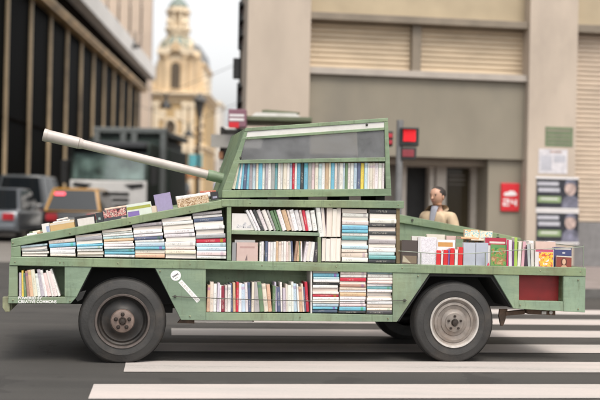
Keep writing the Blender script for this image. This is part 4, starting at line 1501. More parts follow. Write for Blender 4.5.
for k, (ya, lb) in enumerate(((170.3, 'dark campaign poster with green stripe and portrait, directly under the white notice'), (204.2, 'dark campaign poster with green stripe and portrait, lowest on the pilaster'))):
    e = wall_thing('poster', lb, 'poster', w0, 'campaign posters on the pilaster')
    s_ = ya - 170.3
    wpart(e, 'sheet', [(536.4, ya, 578.6, ya + 33)], w0, w0 + 0.006, M['poster_black'])
    wpart(e, 'white_edge', [(536, ya, 579, ya + 2.2), (536, ya + 31.2, 579, ya + 33.2)], w0 - 0.004, w0 - 0.001, M['poster_white'])
    wpart(e, 'green_band', [(538, ya + 19.5, 561, ya + 25.6)], w0 - 0.004, w0 - 0.001, M['poster_green'])
    wpart(e, 'name_lines', [(537.5, ya + 5, 559, ya + 8.6), (538.5, ya + 11, 560, ya + 15)], w0 - 0.004, w0 - 0.001, M['poster_grey'])
    wpart(e, 'slogan_line', [(541, ya + 21.3, 558, ya + 22.6)], w0 - 0.008, w0 - 0.005, M['poster_white'])
    cx_, cy_ = 570.5, ya + 11.5
    wpoly(e, 'portrait_face', [(cx_ + 5.5 * math.cos(2 * math.pi * i / 20), cy_ + 7.5 * math.sin(2 * math.pi * i / 20)) for i in range(20)], w0 - 0.004, w0 - 0.001, M['poster_face'])
    wpoly(e, 'portrait_hair', [(cx_ - 5.6, cy_ - 2.5), (cx_ - 4, cy_ - 7.6), (cx_ + 1, cy_ - 9), (cx_ + 5.4, cy_ - 6.5), (cx_ + 5.8, cy_ - 2), (cx_ + 3, cy_ - 4.6), (cx_ - 3, cy_ - 4.8)], w0 - 0.008, w0 - 0.005, M['poster_suit'])
    wpoly(e, 'portrait_suit', [(561.5, ya + 30.8), (563, ya + 22), (567.5, ya + 18.6), (573.5, ya + 18.6), (578.2, ya + 22), (578.4, ya + 30.8)], w0 - 0.004, w0 - 0.001, M['poster_suit'])

# ------------------------------------------------------------------ traffic lights, newsstand, pedestrian
M['lamp_black'] = mat('black_signal_housing', (0.02, 0.02, 0.02), 0.5, var=0.2)
M['lamp_red'] = emit_material('lit_red_lens', (0.8, 0.004, 0.012), 0.35)
M['lens_dark'] = mat('unlit_lens', (0.05, 0.03, 0.03), 0.2)
M['pole'] = mat('grey_pole_paint', (0.16, 0.16, 0.16), 0.5, var=0.15)


def box_at(mb, x0, y0, x1, y1, Y, d, mi=0):
    a, c_ = at(x0, (y0 + y1) / 2, Y), at(x1, (y0 + y1) / 2, Y)
    t_, q_ = at((x0 + x1) / 2, y0, Y), at((x0 + x1) / 2, y1, Y)
    mb.box(a.x, c_.x, Y, Y + d, q_.z, t_.z, mi)
    return a.x, c_.x, q_.z, t_.z


YS = 16.9
px_ = at(399, 200, YS).x
e = empty('pedestrian_signal', (0, 0, 0), 0, 'grey post with a lit red pedestrian signal behind the turret', 'traffic light')
b = MB()
b.tube([(px_, YS + 0.08, 0.13), (px_, YS + 0.08, 2.62)], 0.055, 14)
b.build('post', M['pole'], e, smooth=40)
b = MB()
box_at(b, 399.5, 127.2, 419, 146, YS, 0.2)
box_at(b, 401, 147, 416.5, 159.5, YS, 0.2)
h_ = b.build('signal_housing', M['lamp_black'], e, 0.012)
b = MB()
box_at(b, 403.4, 129.6, 415.6, 141.4, YS - 0.012, 0.008)
b.build('red_lens', M['lamp_red'], h_, 0.006)
b = MB()
box_at(b, 402.5, 149.5, 414, 156.8, YS - 0.012, 0.008)
b.build('dim_lens', mat('dim_red_lens', (0.22, 0.03, 0.04), 0.4), h_, 0.006)
b = MB()
box_at(b, 402.6, 128.4, 416.6, 129.2, YS - 0.14, 0.138)
b.build('visor', M['lamp_black'], h_)
b = MB()
box_at(b, 386, 131, 393, 146, YS + 0.25, 0.3)
s_ = b.build('side_housing', M['lamp_black'], e, 0.012)
b = MB()
for ya in (133.5, 140):
    box_at(b, 388, ya, 392.6, ya + 4.2, YS + 0.238, 0.008)
b.build('side_lens', mat('side_red_lens', (0.5, 0.03, 0.05), 0.3), s_, 0.004)

# tall signal mast at the pilaster's edge, with two black heads
YM = 21.6
mx_ = at(242.4, 100, YM).x
e = empty('signal_mast', (mx_, YM, 0.13), 0, 'tall dark traffic signal mast rising in front of the pilaster edge', 'traffic light')
b = MB()
b.tube([(0, 0.1, 0.0), (0, 0.1, 6.2)], 0.07, 14)
b.lathe([(0.16, 0), (0.16, 0.3), (0.09, 0.45), (0.07, 0.5)], 16, 'z', mtx=T_(0, 0.1, 0))
b.build('post', M['lamp_black'], e, smooth=40)
for zz, nl in ((2.55, 3), (4.15, 3)):
    hb = MB()
    hb.box(-0.105, 0.105, -0.12, 0.02, zz, zz + 0.95)
    hh_ = hb.build('signal_head', M['lamp_black'], e, 0.02)
    for k in range(nl):
        zc_ = zz + 0.17 + k * 0.30
        lb = MB().lathe([(0.08, 0.0), (0.08, -0.008), (0.05, -0.02), (0.0, -0.024)], 20, 'y', mtx=T_(0, -0.121, zc_), close=False)
        lb.build('lens', M['lens_dark'], hh_, smooth=40)
        vb = MB()
        n_ = 12
        pts = [(0.09 * math.cos(math.pi * i / n_), zc_ + 0.09 * math.sin(math.pi * i / n_)) for i in range(n_ + 1)]
        pts += [(0.082 * math.cos(math.pi * i / n_), zc_ + 0.082 * math.sin(math.pi * i / n_)) for i in range(n_, -1, -1)]
        vb.prism(pts, -0.30, -0.1205)
        vb.build('visor', M['lamp_black'], hh_)
b = MB()
for zz in (2.7, 3.35, 4.3, 4.95):
    MB().box(-0.05, 0.05, -0.06, 0.1, zz, zz + 0.06).build('bracket', M['lamp_black'], e)
MB().box(-0.2, -0.06, 0.02, 0.2, 3.6, 4.0).build('control_box', M['lamp_black'], e, 0.01)

# newsstand behind the turret
M['kiosk_green'] = mat('olive_kiosk_paint', (0.10, 0.115, 0.065), 0.5, var=0.2, scale=4)
M['kiosk_dark'] = mat('dark_kiosk_interior', (0.02, 0.018, 0.016), 0.8)
M['awning_grey'] = mat('grey_awning', (0.26, 0.25, 0.23), 0.7, var=0.1)
YK = 17.6
k0, k1 = at(219, 120, YK).x, at(311, 120, YK).x
e = empty('newsstand', ((k0 + k1) / 2, YK, 0.13), 0, 'olive green newsstand with a flat roof and open dark front behind the turret', 'newsstand')
ox, oz = (k0 + k1) / 2, 0.13
zr_ = at(270, 119, YK).z - oz
hwk = (k1 - k0) / 2
b = MB()
b.box(-hwk, hwk, 0.9, 1.0, 0, zr_ - 0.12)
b.box(-hwk, -hwk + 0.05, 0.3, 0.9, 0, zr_ - 0.12)
b.box(hwk - 0.05, hwk, 0.3, 0.9, 0, zr_ - 0.12)
b.box(-hwk, hwk, 0.28, 0.9, 0, 0.75)
b.build('kiosk_body', M['kiosk_dark'], e, 0.01)
b = MB()
xa = at(236, 120, YK - 0.2).x - ox
xb = at(312, 120, YK - 0.2).x - ox
b.box(xa, xb, -0.2, 1.2, zr_ - 0.04, zr_ + 0.03)
b.build('roof', M['kiosk_green'], e, 0.01)
b = MB()
b.prism([(at(253, 0, YK).x - ox, zr_ + 0.035), (at(304, 0, YK).x - ox, zr_ + 0.035), (at(298, 0, YK).x - ox, zr_ + 0.10), (at(258, 0, YK).x - ox, zr_ + 0.10)], 0.0, 0.3)
b.build('fascia_panel', M['strip'], e)
b = MB()
b.prism([(at(264, 0, YK).x - ox, zr_ + 0.15), (at(268, 0, YK).x - ox, zr_ + 0.16), (at(302, 0, YK).x - ox, zr_ + 0.125), (at(300, 0, YK).x - ox, zr_ + 0.103), (at(264, 0, YK).x - ox, zr_ + 0.11)], 0.1, 0.4)
b.build('folded_awning', M['kiosk_green'], e)
b = MB()
zz0, zz1 = at(225, 147.5, YK - 0.3).z - oz, at(225, 134.5, YK - 0.3).z - oz
b.prism([(-0.3, zz0), (-0.3, zz0 + 0.05), (0.3, zz1), (0.3, zz1 - 0.06)], at(212.5, 140, YK).x - ox, at(262, 140, YK).x - ox, 'x')
b.prism([(-0.31, zz0), (-0.31, zz1), (-0.285, zz1), (-0.285, zz0)], at(212.5, 140, YK).x - ox, at(262, 140, YK).x - ox, 'x')
b.build('front_awning', M['awning_grey'], e)
b = MB()
b.box(-hwk - 0.1, hwk, 0.0, 0.3, 0.70, 0.76)
b.build('counter', M['awning_grey'], e)
mags = [((0.62, 0.3, 0.15), 'orange magazine on the newsstand rack'), ((0.7, 0.66, 0.6), 'white round-headed magazine display on the newsstand'), ((0.5, 0.06, 0.08), 'red magazine on the newsstand rack'),
        ((0.3, 0.36, 0.5), 'blue grey newspaper lying on the newsstand counter')]
for (x0, y0, x1, y1), (cc, lb) in zip(((218.5, 151.5, 223, 158.5), (219, 160, 229, 168), (223.5, 168, 229.5, 174), (213.5, 183, 226, 189.5)), mags):
    b = MB()
    box_at(b, x0, y0, x1, y1, YK - 0.05, 0.02)
    o = b.build('magazine', M['print'])
    o.color = (*cc, 1)
    tag(o, lb, 'magazine', 'magazines at the newsstand')
e = empty('box_sign', (0, 0, 0), 0, 'maroon and pink box sign with white bars sticking out of the newsstand roof', 'sign')
b = MB()
box_at(b, 228.2, 109, 246, 126.8, YK - 0.5, 0.35)
o = b.build('box', mat('maroon_sign', (0.20, 0.09, 0.12), 0.5, var=0.1), e, 0.01)
b = MB()
box_at(b, 229, 122, 239, 127.6, YK - 0.506, 0.005)
b.build('red_band', M['sign_red'], e)
b = MB()
box_at(b, 229.4, 114.2, 244, 116.4, YK - 0.506, 0.005)
box_at(b, 229.4, 118.2, 244, 120.6, YK - 0.506, 0.005)
b.build('white_bar', M['poster_white'], e)
b = MB()
b.tube([(at(240, 0, YK).x, YK - 0.3, at(240, 126.8, YK - 0.3).z - 0.02), (at(240, 0, YK).x, YK - 0.2, at(240, 121, YK).z - 0.12)], 0.02, 8)
b.build('bracket', M['pole'], e)

# ------------------------------------------------------------------ left: glass office block along the cross street
M['fin'] = mat('sun_tinted_stone_fin', (0.70, 0.53, 0.33), 0.45, var=0.35, scale=0.35, dirt=(0.16, 0.12, 0.09), dirt_amt=0.9)  # golden sun glow on the fins put into base tone and blotches
M['office_glass'] = glass_material('black_office_glass', (0.006, 0.006, 0.006), 0.3, 1.0, 0.1)  # black base and low IOR stand in for dark reflections of facades opposite
M['office_glass'].node_tree.nodes['Principled BSDF'].inputs['IOR'].default_value = 1.04
M['bronze'] = mat('bronze_gutter', (0.62, 0.43, 0.22), 0.4, metal=0.5, var=0.5, scale=0.6)
M['dark_fascia'] = mat('dark_brown_fascia', (0.014, 0.011, 0.009), 0.7, var=0.4, scale=0.8, spec=0.05)
M['dark_fascia'].node_tree.nodes['Principled BSDF'].inputs['IOR'].default_value = 1.03
M['parapet'] = mat('white_parapet', (0.78, 0.75, 0.71), 0.6, var=0.08, scale=0.6)


def L(px, py, off=0.0):
    """Where the sight line meets the block's facade plane (off metres out into the street)."""
    r = look(px, py)
    t = (-11.0 + off + 0.032 * 40) / (r.x + 0.032)
    return t, EYE + r.z * t


gb = empty('office_block', (-11, 40, 0), 0, 'black glass office block with pale vertical fins under a bronze gutter and white parapet', 'building')
gb.rotation_euler = (0, 0, math.atan2(CD.y, CD.x) - math.pi / 2)      # local y runs up the street, x out of it
S0, S1 = -16.0, 46.0
zB = L(100, 54)[1]           # gutter underside at the facade
zW0, zW1 = L(120, 42.5, 0.8)[1], L(120, 24, 0.8)[1]
b = MB().box(-14, -0.25, S0, S1, 0, zB)
b.build('glass_wall', M['office_glass'], gb)
for k in range(15):
    s = S0 + 0.9 + k * 4.15
    b = MB()
    b.box(-0.24, -0.13, s - 0.09, s + 0.09, 0.0, zB - 0.02)
    b.build('fin', M['fin'], gb, 0.015)
    if k < 14:
        q = MB()
        for zz in (4.2,):
            q.box(-0.245, -0.20, s + 0.2, s + 3.95, zz, zz + 0.10)
        q.build('transom', M['dark_fascia'], gb)
b = MB()
b.box(-14, 0.22, S0, S1 + 0.4, zB, zB + 0.16)
b.box(-0.2, 0.32, S0, S1 + 0.45, zB + 0.161, zB + 0.34)
b.build('gutter', M['bronze'], gb, 0.04)
MB().box(-14, 0.2, S0, S1 + 0.4, zB + 0.342, zW0).build('fascia', M['dark_fascia'], gb)
b = MB()
b.box(-14, 0.85, S0, S1 + 0.8, zW0 + 0.002, zW1)
b.build('parapet', M['parapet'], gb, 0.03)
# lamp hanging out from the fascia
t_, z_ = L(124, 46, 0.3)
b = MB()
p0 = Vector((0.3, 0, z_))
s_ = (t_ - 40) / 1.0
b.tube([(0.3, s_, z_ - 0.1), (1.3, s_, z_ + 0.15)], 0.05, 8)
b.tube([(1.0, s_, z_ + 0.1), (1.0, s_, z_ + 0.95)], 0.05, 8)
b.lathe([(0.05, 0.0), (0.32, -0.12), (0.3, -0.2), (0.0, -0.2)], 14, 'z', mtx=T_(1.0, s_, z_ + 0.1))
b.build('facade_lamp', M['lamp_black'], gb)

# striped tower behind it
M['tower_beige'] = mat('beige_pier', (0.48, 0.38, 0.30), 0.7, var=0.1, scale=0.3)
M['tower_grey'] = mat('grey_bay', (0.36, 0.33, 0.33), 0.7, var=0.15, scale=0.3, stretch=(1, 1, 0.2))
YT = 97.0
ta, tb = at(84, 40, YT).x, at(152, 40, YT).x
e = empty('tower_block', ((ta + tb) / 2, YT, 0), 0, 'tall beige building with vertical stone piers rising behind the office block', 'building')
hw_ = (tb - ta) / 2
b = MB().prism([(-hw_ - 4, 0.4), (hw_, 0.4), (hw_ - 2.4, 16), (-hw_ - 4, 16)], 0, 42, 'z')
b.build('bay_wall', M['tower_grey'], e)
n = 6
for k in range(n + 4):
    x = hw_ - 0.5 - k * (2 * hw_ / n)
    MB().box(x - 0.42, x + 0.42, 0.0, 0.398, 0, 42).build('pier', M['tower_beige'], e)
    if k < n + 3:
        for j in range(9):
            zz = 4 + j * 4.0
            MB().box(x - 2 * hw_ / n + 0.62, x - 0.62, 0.34, 0.397, zz, zz + 2.3).build('window', M['dark_glass'], e)
MB().box(-hw_ - 4, hw_ - 0.1, -0.2, 8, 42.002, 42.6).build('coping', M['tower_beige'], e)

# ------------------------------------------------------------------ church at the end of the street
M['church'] = mat('sun_warmed_church_stone', (0.70, 0.54, 0.35), 0.85, var=0.10, scale=0.35, dirt=(0.42, 0.26, 0.12), dirt_amt=0.7)  # evening sun's warmth put into the church stone colours
M['church_low'] = mat('sun_gilded_church_stone', (0.56, 0.40, 0.21), 0.85, var=0.15, scale=0.35, dirt=(0.30, 0.19, 0.09), dirt_amt=0.6)
M['church_pale'] = mat('pale_church_stone', (0.77, 0.65, 0.48), 0.85, var=0.08, scale=0.4, dirt=(0.5, 0.38, 0.25), dirt_amt=0.4)
M['copper'] = mat('green_copper_dome', (0.20, 0.245, 0.215), 0.6, var=0.2, scale=0.8)
M['slate'] = mat('grey_slate_roof', (0.24, 0.25, 0.26), 0.6, var=0.2, scale=1.0)
M['shade_opening'] = mat('dim_window', (0.10, 0.075, 0.05), 0.6)
YC = 125.0
cp = at(179.5, 198, YC)
SCL = YC / F
ch = empty('church', (cp.x, YC, 0), 0, 'ornate baroque church tower in sun-tinted stone with green dome and lantern at the street end', 'church')


def cx(x):
    return at(x, 60, YC).x - cp.x


def cz(y):
    return at(179.5, y, YC).z


def cbox(mb, x0, y0, x1, y1, d0, d1):
    mb.box(cx(x0), cx(x1), d0, d1, cz(y1), cz(y0))


# lower facade
b = MB()
b.box(cx(140), cx(207), 0.0, 14, 0, cz(97))
b.build('facade_wall', M['church_low'], ch, 0.05)
b = MB()
for y0, y1, dd in ((92.5, 94.5, 0.75), (94.5, 97.2, 0.5), (100.5, 102, 0.3), (146, 148, 0.35), (150, 151, 0.2)):
    b.box(cx(139), cx(207) + dd * 0.6, -dd, 14.2, cz(y1), cz(y0) - 0.004)
b.build('cornice', M['church_pale'], ch, 0.05)
b = MB()
for x in (151, 157.5, 186, 193, 202):
    b.box(cx(x) - 0.28, cx(x) + 0.28, -0.32, -0.001, 0, cz(102.3))
    b.box(cx(x) - 0.4, cx(x) + 0.4, -0.42, -0.325, cz(107), cz(103))
b.build('pilaster', M['church_pale'], ch, 0.03)
b = MB()
oc = (cx(172), cz(128))
ring = []
b.lathe([(1.05, 0.0), (1.05, -0.25), (0.85, -0.35), (0.7, -0.2), (0.7, 0.0)], 28, 'y', mtx=T_(oc[0], 0, oc[1]) @ Matrix.Diagonal((0.8, 1, 1.15, 1)), close=False)
w_ = b.build('oculus', M['church_pale'], ch, smooth=40)
MB().lathe([(0.69, -0.02), (0.0, -0.02)], 28, 'y', mtx=T_(oc[0], 0, oc[1]) @ Matrix.Diagonal((0.8, 1, 1.15, 1)), close=False).build('pane', M['shade_opening'], w_)
b = MB()
for x0, x1 in ((160, 167), (176, 183)):
    for ya, yb in ((110, 120), (134, 143)):
        MB().box(cx(x0), cx(x1), -0.12, -0.002, cz(yb), cz(ya)).build('relief_panel', M['church_pale'], ch, 0.03)
# portal
b = MB()
zc_ = cz(172)
pts = [(cx(165), 0.02), (cx(165), zc_)] + [(cx(172) + (cx(172) - cx(165)) * math.cos(math.pi - math.pi * i / 12), zc_ + (cx(172) - cx(165)) * math.sin(math.pi - math.pi * i / 12)) for i in range(1, 12)] + [(cx(179), zc_), (cx(179), 0.02)]
b.prism(pts, -0.06, -0.003)
b.build('portal', M['shade_opening'], ch)
# bell stage
b = MB()
cbox(b, 160, 50, 199, 92.5, 0.6, 6)
cbox(b, 166, 55, 185, 92.3, 0.25, 0.598)
b.build('bell_stage', M['church_pale'], ch, 0.05)
b = MB()
for x in (160.6, 166.4, 184.6, 190.6, 197.6):
    f_ = 0.0 if 166 <= x <= 186 else 0.3
    b.box(cx(x) - 0.24, cx(x) + 0.24, f_, 0.62, cz(90), cz(57))
    b.box(cx(x) - 0.34, cx(x) + 0.34, f_ - 0.1, 0.62, cz(92.4), cz(90) - 0.003)
    b.box(cx(x) - 0.36, cx(x) + 0.36, f_ - 0.12, 0.62, cz(57) + 0.003, cz(54.5))
b.build('bell_stage_pilaster', M['church'], ch, 0.02)


def arch(x0, x1, y_top, y_bot, d0, d1, name, m, par=ch):
    xm, hw = (cx(x0) + cx(x1)) / 2, (cx(x1) - cx(x0)) / 2
    zs = cz(y_top) - hw
    pts = [(xm - hw, cz(y_bot)), (xm - hw, zs)] + [(xm + hw * math.cos(math.pi - math.pi * i / 14), zs + hw * math.sin(math.pi - math.pi * i / 14)) for i in range(1, 14)] + [(xm + hw, zs), (xm + hw, cz(y_bot))]
    return MB().prism(pts, d0, d1).build(name, m, par)


f_ = arch(168.8, 182.4, 59.5, 90, 0.10, 0.248, 'arch_frame', M['church'])
arch(171, 180.4, 62, 88.5, 0.06, 0.098, 'bell_opening', M['shade_opening'], f_)
# curved pediment and cornice
b = MB()
zt = cz(51)
pts = []
n = 20
for i in range(n + 1):
    x = 157 + (194 - 157) * i / n
    lift = 6.5 * math.exp(-((x - 175.5) / 7.0) ** 2)
    pts.append((cx(x), cz(48.5 - lift)))
pts += [(cx(194), cz(54)), (cx(184), cz(54)), (cx(181), cz(52.5)), (cx(175.5), cz(50)), (cx(170), cz(52.5)), (cx(167), cz(54)), (cx(157), cz(54))]
b.prism(pts, -0.15, 6.1)
b.build('pediment', M['church_pale'], ch)
MB().lathe([(0.55, 0), (0.55, -0.14), (0.35, -0.2), (0.0, -0.12)], 20, 'y', mtx=T_(cx(175.5), -0.15, cz(46.8)), close=False).build('clock', M['church'], ch)
# volutes left and right
for x0, x1 in ((158.5, 150.5), (199.2, 205)):
    b = MB()
    pts = [(cx(x0), cz(92.4)), (cx(x1), cz(92.4)), (cx(x1), cz(86)), (cx(x0 + (x1 - x0) * .6), cz(80)), (cx(x0 + (x1 - x0) * .45), cz(68)), (cx(x0 + (x1 - x0) * .3), cz(60)), (cx(x0), cz(58))]
    b.prism(pts, 0.9, 3)
    b.build('volute', M['church'], ch)
# dome (ribbed) and lantern
b = MB()
r0 = (cx(193) - cx(156)) / 2
zd0, zd1 = cz(49.5), cz(33)
prof = [(r0 * r, zd0 + (zd1 - zd0) * t) for r, t in ((1.0, 0.0), (1.0, 0.25), (0.97, 0.45), (0.88, 0.62), (0.74, 0.78), (0.56, 0.91), (0.40, 0.985), (0.0, 1.0))]
b.lathe(prof, 32, 'z', mtx=T_(cx(174.8), r0 + 0.4, 0))
dome = b.build('dome', M['copper'], ch, smooth=40)
b = MB()
for k in range(12):
    a = 2 * math.pi * k / 12
    b.tube([(cx(174.8) + (r + 0.02) * math.cos(a), r0 + 0.4 + (r + 0.02) * math.sin(a), z) for r, z in prof[1:7]], 0.09, 6)
b.build('dome_rib', M['church'], dome)
yl = r0 + 0.4
b = MB()
for y0, y1, hw in ((33, 28, 1.35), (28, 25.5, 1.6), (9.5, 7, 1.55), (7, 4, 1.2)):
    b.lathe([(hw, cz(y0) + 0.003), (hw, cz(y1))], 8, 'z', mtx=T_(cx(174.8), yl, 0) @ Matrix.Rotation(R(22.5), 4, 'Z'))
for k in range(8):
    a = 2 * math.pi * k / 8 + R(22.5)
    b.tube([(cx(174.8) + 1.12 * math.cos(a), yl + 1.12 * math.sin(a), cz(25.4)), (cx(174.8) + 1.12 * math.cos(a), yl + 1.12 * math.sin(a), cz(9.6))], 0.22, 8)
b.lathe([(0.62, cz(25.4)), (0.62, cz(9.6))], 12, 'z', mtx=T_(cx(174.8), yl, 0))
lan = b.build('lantern', M['church_pale'], ch, smooth=30)
b = MB()
b.lathe([(1.2, cz(4)), (1.05, cz(1)), (0.7, cz(-3)), (0.25, cz(-6)), (0.12, cz(-14)), (0.0, cz(-15))], 16, 'z', mtx=T_(cx(174.8), yl, 0))
b.build('lantern_cap', M['copper'], lan, smooth=40)
b = MB()
b.box(cx(174.8) - 0.06, cx(174.8) + 0.06, yl - 0.06, yl + 0.06, cz(-14), cz(-24))
b.box(cx(174.8) - 0.45, cx(174.8) + 0.45, yl - 0.05, yl + 0.05, cz(-20), cz(-19))
b.build('cross', M['slate'], lan)
# side chapel to the right, with slate mansard
b = MB()
b.box(cx(191), cx(203), 1.5, 12, cz(97), cz(62))
b.build('side_wall', M['church_pale'], ch, 0.05)
b = MB()
b.box(cx(190.5), cx(204.8), 1.2, 12.2, cz(64), cz(61))
b.box(cx(190.5), cx(204.2), 1.3, 12.2, cz(90.5), cz(88.5))
b.build('side_cornice', M['church'], ch, 0.04)
b = MB()
pts = [(cx(190), cz(61)), (cx(203.5), cz(61)), (cx(201.5), cz(55)), (cx(200.5), cz(47)), (cx(197), cz(42.5)), (cx(190), cz(42.5))]
b.prism(pts, 1.6, 11)
b.build('mansard_roof', M['slate'], ch)
b = MB()
for x in (194, 198.5):
    b.box(cx(x) - 0.14, cx(x) + 0.14, 1.44, 1.498, cz(86), cz(70))
b.build('side_window', M['shade_opening'], ch)
b = MB()
for x, y in ((160, 57), (152, 84), (204, 86), (189, 50), (166.5, 27), (183, 27)):
    MB().lathe([(0.3, 0), (0.18, 0.3), (0.34, 0.7), (0.2, 1.05), (0.08, 1.2), (0.0, 1.5)], 10, 'z', mtx=T_(cx(x), 1.2, cz(y))).build('urn', M['church_pale'], ch, smooth=40)

# white sunlit house beyond the church, and the street end
M['whitewash'] = mat('whitewashed_wall', (0.72, 0.68, 0.62), 0.8, var=0.06, scale=0.3)
YW = 141.0
xa, xb = at(204, 150, YW).x, at(219, 150, YW).x
e = empty('white_house', ((xa + xb) / 2, YW, 0), 0, 'pale whitewashed house beyond the church, closing the street', 'house')
hw_ = (xb - xa) / 2
zt = at(212, 104, YW).z
MB().box(-hw_, hw_, 0, 9, 0, zt).build('wall', M['whitewash'], e)
MB().box(-hw_ - 0.15, hw_ + 0.15, -0.2, 9.1, zt + 0.002, zt + 0.35).build('cornice', M['church_pale'], e)
for j in range(3):
    for i in (-0.5, 0.5):
        MB().box(i * hw_ - 0.25, i * hw_ + 0.25, -0.04, -0.002, 1.0 + j * 3.4, 2.9 + j * 3.4).build('window', M['tower_grey'], e)
YE = 190.0
xa, xb = at(216, 150, YE).x, at(262, 150, YE).x
e = empty('far_house', ((xa + xb) / 2, YE, 0), 0, 'low far house across the end of the street behind the newsstand', 'house')
hw_ = (xb - xa) / 2
zt = at(230, 128, YE).z
MB().box(-hw_, hw_ + 4, 0, 9, 0, zt).build('wall', M['whitewash'], e)
for i in range(5):
    MB().box(-hw_ + 0.8 + i * 1.7, -hw_ + 1.7 + i * 1.7, -0.04, -0.002, 2.2, 5.0).build('window', M['tower_grey'], e)

# lanterns: one on a bracket post near the church, two hanging over the street
YL = 62.0
lp = at(199.6, 108, YL)
e = empty('street_lantern', (lp.x, YL, 0), 0, 'dark four sided street lantern on an ornate post in front of the church', 'street lamp')
b = MB()
b.tube([(0, 0, 0), (0, 0, lp.z - 0.55)], 0.11, 10, r1=0.06)
b.lathe([(0.25, 0), (0.25, 0.5), (0.14, 0.8), (0.11, 1.0)], 12, 'z')
b.build('post', M['lamp_black'], e, smooth=40)
b = MB()
b.lathe([(0.12, -0.55), (0.30, 0.35), (0.42, 0.38), (0.38, 0.5), (0.15, 0.68), (0.05, 0.85), (0.0, 0.95)], 8, 'z', mtx=T_(0, 0, lp.z))
b.build('lantern_head', mat('smoked_lantern_glass', (0.09, 0.085, 0.08), 0.3), e)
b = MB()
for k in range(10):
    a = k * 2.4
    b.lathe([(0.0, -0.12), (0.12, 0.0), (0.0, 0.12)], 8, 'z', mtx=T_(0.22 * math.cos(a), 0.2 * math.sin(a), lp.z - 1.0 - 0.16 * k))
b.build('scrollwork', mat('brown_ironwork', (0.16, 0.10, 0.06), 0.6), e, smooth=60)
for (x, y, Y, lb) in ((166, 102, 70.0, 'dark bell shaped lamp hanging from a wire before the church cornice'), (188.6, 131, 80.0, 'smaller dark bell shaped lamp hanging lower over the street')):
    p = at(x, y, Y)
    e = empty('hanging_lamp', (p.x, Y, p.z), 0, lb, 'street lamp', 'lamps hung over the cross street')
    MB().lathe([(0.0, 0.55), (0.08, 0.5), (0.1, 0.1), (0.22, -0.05), (0.40, -0.35), (0.36, -0.4), (0.0, -0.36)], 14, 'z').build('shade', M['lamp_black'], e, smooth=40)
    MB().tube([(-6.5 if x < 170 else -5.5, 0, 2.4), (0, 0, 0.55), (6.5, 0, 3.4)], 0.02, 5).build('span_wire', M['lamp_black'], e)

# ------------------------------------------------------------------ vehicles
M['silver'] = mat('silver_car_paint', (0.13, 0.145, 0.165), 0.3, metal=0.4, var=0.05, coat=0.6)
M['dark_paint'] = mat('dark_car_paint', (0.025, 0.027, 0.032), 0.25, var=0.1, coat=0.7)
M['black_paint'] = mat('taxi_black_paint', (0.012, 0.012, 0.013), 0.25, var=0.1, coat=0.7)
M['taxi_yellow'] = mat('taxi_yellow_paint', (0.46, 0.22, 0.012), 0.3, var=0.05, coat=0.5)
M['white_cab'] = mat('white_cab_paint', (0.74, 0.73, 0.72), 0.35, var=0.06, coat=0.4)
M['car_glass'] = glass_material('car_window', (0.012, 0.015, 0.018), 0.04, 1.0, 0.7)
M['car_glass'].node_tree.nodes['Principled BSDF'].inputs['IOR'].default_value = 1.36
M['screen_glass'] = mat('reflection_toned_windscreen', (0.13, 0.19, 0.175), 0.06, var=0.95, scale=1.3, spec=1.0)  # greenish reflections put into the strongly varied base colour
M['tail_red'] = mat('tail_light_red', (0.36, 0.012, 0.02), 0.25)
M['brake_lit'] = emit_material('lit_brake_light', (1.0, 0.10, 0.13), 1.6)
M['lamp_clear'] = mat('clear_lamp', (0.6, 0.6, 0.6), 0.2)
M['plate'] = mat('number_plate', (0.5, 0.5, 0.48), 0.5)
M['truck_grey'] = mat('grey_truck_body', (0.17, 0.185, 0.185), 0.5, var=0.12, metal=0.2)
M['truck_green'] = mat('dark_green_truck_side', (0.03, 0.05, 0.042), 0.5, var=0.2)


def car_wheel(par, x, y, r=0.31):
    e = bpy.data.objects.new('wheel', None)
    COL.objects.link(e)
    e.parent = par
    e.location = (x, y, r)
    s = 1 if y > 0 else -1
    MB().lathe([(r * 0.6, -0.09 * s), (r * 0.95, -0.1 * s), (r, -0.07 * s), (r, 0.07 * s), (r * 0.95, 0.1 * s), (r * 0.6, 0.09 * s)], 28, 'y', close=False).build('tyre', M['tyre'], e, smooth=35)
    MB().lathe([(r * 0.62, 0.085 * s), (r * 0.5, 0.06 * s), (r * 0.2, 0.08 * s), (0, 0.08 * s)], 20, 'y', close=False).build('rim', M['rim_light'], e, smooth=35)


